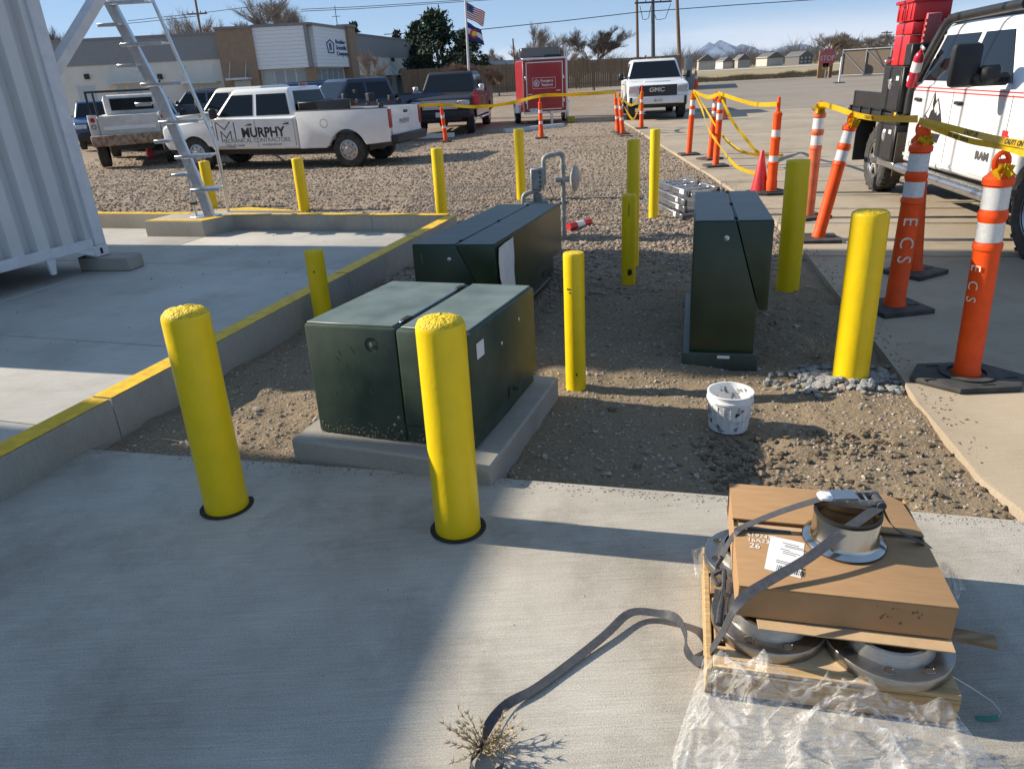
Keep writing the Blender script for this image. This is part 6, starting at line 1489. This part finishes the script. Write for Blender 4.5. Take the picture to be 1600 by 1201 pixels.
# ---- wooden fence
FW = mat('fence_wood', (.17, .105, .06), .85, vs=.8, col2=(.26, .17, .10), stretch=(8, 8, .6), det=6)
fa, fb2 = D(630, 137, 57), D(1062, 124, 57)
fa.z = fb2.z = .62
L = (fb2-fa).length; u = (fb2-fa).normalized(); nb_ = int(L/2.4)
o = root('wooden_fence', 'brown wooden plank fence along the gravel bank behind the trucks', 'fence', (fa.x, fa.y, .5), math.atan2(u.y, u.x))
for k in range(nb_+1): B().box((k*L/nb_, .08, 1.0), (.1, .1, 2.0)).done('post', FW, o)
for k in range(nb_):
    b = B(); m_n = 16
    for i in range(m_n): b.box((k*L/nb_+L/nb_*(i+.5)/m_n, 0, .97+random.uniform(-.012, .012)), (L/nb_/m_n-.012, .022+random.uniform(0, .006), 1.85))
    tag(b.done('planks', FW, o), kind='stuff')
for z in (.35, 1.6): B().box((L/2, .04, z), (L, .045, .09)).done('rail', FW, o)
p = D(735, 104, 78); o = root('shed', 'low building with a pale pitched roof behind the wooden fence', 'shed', (p.x, p.y, 0))
B().box((0, 0, 1.0), (12, 6, 2.0)).done('wall', BEI, o); B().prism([(-6.3, 0), (6.3, 0), (5.2, 1.0), (-5.2, 1.0)], -3.3, 3.3, T(0, 0, 1.95)@MS).done('roof', mat('roof_pale', (.42, .45, .48), .5), o)
# ---- utility poles and lines
POLE = mat('pole_wood', (.20, .13, .085), .9, var=.2, stretch=(8, 8, 1)); POLED = mat('pole_grey', (.08, .085, .09), .7)
def upole(x0, y0, x1, y1, Y, r, m, label, arm=None):
    a, b = D(x0, y0, Y), D(x1, y1, Y); a.z = 0; b = b+(b-a)*.12; o = root('utility_pole', label, 'utility pole', a, 0, 'utility poles')
    B().tube([(0, 0, -.1), b-a], [r, r*.75], 10).done('pole', m, o)
    if arm:
        for z, w in arm:
            q = (b-a)*(z/(b.z-a.z)); B().box((q.x, q.y-.15, z), (w, .12, .14)).done('crossarm', m, o)
            for k in (-.45, -.2, .2, .45): B().lathe([(.03, 0), (.06, .05), (.03, .1), (.05, .14), (0, .18)], 8, T(q.x+w*k, q.y-.15, z+.07)).done('insulator', POLED, o)
    return o
zt9 = D(1020, 4, 74).z
upole(998, 95, 995, 2, 74, .16, POLE, 'brown wooden utility pole left of the dark one, behind the white heavy pickup')
pp = upole(1022, 95, 1020, 2, 74, .21, POLED, 'dark thick utility pole with a crossarm behind the white heavy pickup', [(zt9, 3.4)])
upole(1064, 130, 1058, 2, 62, .17, POLE, 'brown wooden utility pole at the end of the wooden fence')
upole(312, 60, 308, 17, 78, .14, POLE, 'small utility pole with a crossarm behind the office roof', [(D(310, 22, 78).z, 1.9)])
upole(806, 112, 802, 70, 70, .09, POLE, 'thin short pole left of the red trailer behind the fence')
for k, (x0, x1) in enumerate(((1000, 1018), (1018, 1048))):
    a, b = D(x0, 10, 74), D(x1, 6, 74); m_ = (a+b)/2-Vector((0, 0, 1.2))
    B().tube([a-pp.location, a.lerp(m_, .55)-pp.location-Vector((0, 0, .5)), m_-pp.location, b.lerp(m_, .5)-pp.location-Vector((0, 0, .55)), b-pp.location], .03, 5).done('jumper_wire', CAB, pp)
def line(pts, Y, label, r=.03):
    P = [D(x, y, Y) for x, y in pts]; return tag(B().tube(P, r, 5).done('power_line', CAB), label, 'power line', 'power lines')
line([(600, 54), (745, 47), (880, 33), (1000, 19), (1150, 8), (1300, -2), (1450, -14)], 72, 'long power line crossing the sky above the white heavy pickup', .035)
line([(470, 15), (560, 11), (640, 6), (760, -2)], 80, 'upper one of two power lines above the office sign panel', .028)
line([(470, 18), (560, 14), (650, 8), (780, -1)], 80, 'lower one of two power lines above the office sign panel', .028)
line([(200, 33), (255, 27), (312, 21), (400, 10)], 78, 'power line running from the small utility pole over the office roof', .025)
line([(190, 38), (250, 32), (312, 25)], 78, 'lower power line left of the small utility pole', .025)
# antenna on the office roof
a = D(527, 40, 60); o = tag(B().tube([(0, 0, -1), (0, 0, 1.3)], .03, 6).tube([(-.3, 0, .6), (.3, 0, .6)], .02, 5).done('roof_antenna', POLED), 'thin antenna mast on the office building roof', 'antenna'); o.location = a
# ---- gates and signs at the yard exit
GM = mat('gate_brown', (.15, .115, .085), .7, var=.08); GT = mat('gate_tube', (.40, .41, .42), .4, .6)
a = D(1313, 121, 72); a.z = 0; b = D(1470, 112, 66); b.z = 0
u = (b-a).normalized(); L = (b-a).length; hg = D(1313, 79, 72).z
o = root('sliding_gate', 'brown sheeted sliding gate with diagonal tube bracing beyond the road', 'gate', a, math.atan2(u.y, u.x))
B().box((L/2, .05, hg/2+.1), (L, .03, hg-.2)).done('sheet', GM, o)
for k in range(5): B().tube([(L*k/4, -.02, .1), (L*k/4, -.02, hg+.1)], .05, 8).done('upright', GT, o)
for k in range(4): B().tube([(L*k/4, -.02, hg-.1), (L*(k+1)/4, -.02, .2)], .045, 8).done('brace', GT, o)
for z in (.12, hg): B().tube([(0, -.02, z), (L, -.02, z)], .05, 8).done('rail', GT, o)
q = B().box((4.3, -.4, .7), (.5, .4, .9), bev=.05).box((4.3, -.4, 1.3), (.4, .3, .4), bev=.05).done('gate_motor', TRIM, o)
a = D(1284, 121, 71); a.z = 0
o = root('timber_post', 'tan timber gate post panel beside the stop sign', 'post', a); B().box((0, 0, 1.15), (.9, .12, 2.3), bev=.01).done('panel', mat('tan_timber', (.32, .19, .09), .8, var=.2, stretch=(6, 6, .6)), o); B().box((.75, .1, 1.35), (.28, .28, 2.7), bev=.02).done('post', FW, o)
a = D(1289, 124, 69); a.z = 0; sc2 = D(1288, 91, 69)
o = root('stop_sign', 'faded red octagonal stop sign with a small yellow plate below it', 'sign', a)
B().box((.0, .03, sc2.z/2+.2), (.08, .06, sc2.z+.6)).done('post', GT, o)
Rg = D(1302, 91, 69).x-sc2.x
B().lathe([(0, 0), (Rg, 0), (Rg, .02), (0, .02)], 8, T(0, 0, sc2.z)@RX(math.pi/2)@RZ(math.pi/8)).done('face', mat('stop_red', (.42, .10, .10), .6), o, 0)
text('lettering', 'STOP', Rg*.72, mat('stop_white', (.6, .52, .5), .6), o, fr((-Rg*.82, -.028, sc2.z-Rg*.25), (1, 0, 0), (0, 0, 1), (0, -1, 0)), .003, sx=.95)
B().box((-.08, -.01, D(1286, 104, 69).z), (.5, .02, .5)).done('yellow_plate', mat('plate_yellow', (.45, .32, .03), .6), o)
B().box((-.08, -.022, D(1286, 104, 69).z), (.2, .004, .2), RY(.78)*1 if False else I4).done('plate_symbol', TBLK, o)
a = G(1311, 130, .005); o = root('marker_post', 'thin white post on a small base in front of the sliding gate', 'post', a); B().box((0, 0, .85), (.12, .08, 1.7)).done('post', WHT, o); B().box((0, 0, .03), (.7, .4, .06), bev=.01).done('base', TRIM, o)
a, b = G(1068, 141, .005), G(1078, 134, .005)
o = root('open_gate_leaf', 'pale grey gate leaf swung open at the end of the wooden fence', 'gate', a, math.atan2((b-a).y, (b-a).x)); Lg = (b-a).length; hg = D(1068, 91, a.y).z
B().box((Lg/2, 0, hg/2+.05), (Lg, .08, hg-.1)).done('leaf', mat('gate_pale', (.48, .45, .40), .6, var=.08), o)
for k in range(6): B().box((Lg*k/5, -.08, hg/2), (.08, .08, hg)).done('upright', GT, o)
a = G(1075, 140, .005); o = tag(B().lathe([(0, 0), (.42, 0), (.5, 1.05), (.46, 1.07), (.40, .1), (0, .1)], 18).done('waste_bin', mat('bin_grey', (.20, .21, .22), .6)), 'grey bin beside the open gate leaf', 'bin'); o.location = a
# ---- far fields, houses, trees, mountains
a = D(1145, 112, 120); o = tag(B().tube([(0, 0, 0), (0, 0, 1.6)], .5, 10).done('standpipe', mat('standpipe', (.35, .33, .3), .7)), '', 'x') if False else None
HW = [mat('house_a', (.46, .42, .36), .8), mat('house_b', (.35, .33, .30), .8), mat('house_c', (.52, .50, .46), .8)]; HR = mat('house_roof', (.12, .115, .115), .8)
for k, (px_, wpx, yt, lb_) in enumerate(((1103, 30, 84, 'tan two-storey house under the mountain peaks across the field'), (1158, 22, 83, 'pale narrow house across the field between two brown ones'), (1132, 20, 87, 'low brown house across the field'), (1202, 32, 80, 'wide pale house across the field among bare trees'), (1247, 27, 78, 'dark grey house across the field near the stop sign'), (1010, 24, 89, 'low house across the field behind the white heavy pickup'))):
    Y = 230+k*6; c = D(px_, 98, Y); wd = wpx*Y/FPX*.75; ht_ = D(px_, yt+3, Y).z; o = root('house', lb_, 'house', (c.x, c.y, 0), .1*(k-2), 'houses across the field')
    B().box((0, 0, ht_*.36), (wd, 8, ht_*.70)).done('wall', HW[k % 3] if k != 4 else HR, o)
    B().prism([(-wd*.56, 0), (wd*.56, 0), (wd*.04, ht_*.42), (-wd*.04, ht_*.42)], -4.4, 4.4, T(0, 0, ht_*.62)@MS).done('roof', HR, o)
    for i in range(3):
        for j in range(2): f_ = B().box((wd*(-.3+.3*i), -4.03, ht_*(.2+.3*j)), (wd*.13, .1, ht_*.14)).done('window', FRM, o); B().box((wd*(-.3+.3*i), -4.09, ht_*(.2+.3*j)), (wd*.10, .06, ht_*.11)).done('pane', GLS, f_)
# distant bare wood (one mass) and the brushy edge of the field
def brush(name, n, fx0, fx1, Y0, Y1, h0, h1, m, label, wid=.12):
    px_ = NR.uniform(fx0, fx1, n); Y = NR.uniform(Y0, Y1, n); V = np.empty((n, 3, 3)); h = NR.uniform(h0, h1, n)*(.5+.9*np.abs(vnoise(px_, Y*0, 18, 4)+.4))
    bx = np.array([[*D(a, 100, b)][0] for a, b in zip(px_, Y)]); dx = NR.normal(0, .35, n)*h; dy = NR.normal(0, .3, n)*h; z0 = NR.uniform(0, .55, n)*h*(h1 > 2)
    V[:, 0] = np.stack([bx-wid, Y, z0-.1], 1); V[:, 1] = np.stack([bx+wid, Y, z0-.1], 1); V[:, 2] = np.stack([bx+dx, Y+dy, np.minimum(z0+h*.6, h*1.0)], 1)
    return tag(npmesh(name, V.reshape(-1, 3), np.arange(3*n).reshape(-1, 3), m), label, name.replace('_', ' ').split()[-1], None, 'stuff')
brush('far_trees', 8000, 940, 1480, 262, 330, 3, 9, BARKP, 'far-off belt of bare trees and brush around the houses', .09)
brush('field_grass', 9000, 1075, 1500, 78, 92, .3, .9, mat('tall_dry_grass', (.20, .15, .085), .95, var=.3, vs=.3), 'tall dry grass and brush along the near edge of the field', .05)
PYL = POLED
for k, (px_, yt, Y) in enumerate(((1379, 49, 160), (1441, 55, 190))):
    a = D(px_, 100, Y); a.z = 0; h = D(px_, yt, Y).z; o = root('transmission_pole', ['lattice transmission pole with three crossarms behind the sliding gate', 'farther transmission pole beside the red case stack'][k], 'utility pole', a); B().tube([(0, 0, 0), (0, 0, h)], [.25, .12], 6).done('pole', PYL, o)
    for f, w in ((.95, 2.2), (.8, 3.2), (.62, 2.6)): B().box((0, 0, h*f), (w, .15, .18)).done('crossarm', PYL, o)
MT = mat('mountain_rock_hazed', (.035, .055, .10), .95, vs=.0006, col2=(.12, .155, .22), det=10, thr=(.45, .62))  # blue of distance haze is mixed into the rock colour
YM = 38000.
rp = [(900, 96), (985, 93), (1000, 89), (1020, 91), (1055, 94), (1072, 91), (1085, 82), (1093, 79), (1100, 74), (1108, 66), (1113, 70), (1117, 70), (1121, 66), (1125, 62), (1130, 66), (1136, 72), (1142, 70), (1150, 74), (1158, 69), (1166, 71), (1176, 76), (1190, 82), (1205, 80), (1214, 82), (1222, 76), (1229, 71), (1235, 73), (1240, 76), (1246, 71), (1250, 68), (1258, 72), (1268, 79), (1285, 84), (1310, 86), (1345, 80), (1375, 84), (1420, 82), (1480, 88), (1560, 85), (1700, 90), (1900, 86), (2200, 92)]
rx = np.array([D(x, y, YM).x for x, y in rp]); rz = np.array([D(x, y, YM).z for x, y in rp])
xs = np.linspace(rx[0], rx[-1], 520); rows = np.linspace(-1, 1, 41); hz = np.interp(xs, rx, rz)
Vm = []
for r in rows:
    f = (1-abs(r))**1.1; yy = YM+r*5200
    z = hz*f*1.0+(np.abs(vnoise(xs, np.full_like(xs, yy), 900, 6))*420+np.abs(vnoise(xs, np.full_like(xs, yy), 380, 7))*180)*f*(abs(r) > .001)*min(1, abs(r)*5)-260*f*min(1, abs(r)*3)*0-60*(1-f)
    Vm.append(np.stack([xs+r*0, np.full_like(xs, yy), np.minimum(z, hz*(1-.75*abs(r))+0*z)], 1))
Vm = np.concatenate(Vm); nX, nR_ = len(xs), len(rows); ii = np.arange(nX*nR_).reshape(nR_, nX)
struct(npmesh('mountains', Vm, np.stack([ii[:-1, :-1], ii[:-1, 1:], ii[1:, 1:], ii[1:, :-1]], -1).reshape(-1, 4), MT, None, True))
# ---- clear winter air: far things fade
hzm = bpy.data.materials.new('air'); hzm.use_nodes = True; nt = hzm.node_tree; nt.nodes.clear()
ou = nt.nodes.new('ShaderNodeOutputMaterial'); pv_ = nt.nodes.new('ShaderNodeVolumePrincipled'); pv_.inputs['Color'].default_value = (.62, .76, 1.0, 1); pv_.inputs['Density'].default_value = .7e-5; pv_.inputs['Anisotropy'].default_value = .1
lk(nt, pv_.outputs[0], ou.inputs['Volume'])
hz_ = B().box((8000, 21500, 900), (70000, 46000, 1804)).done('haze', hzm, None, 0); tag(hz_, 'thin pale blue winter haze over the whole plain', 'haze', None, 'stuff')
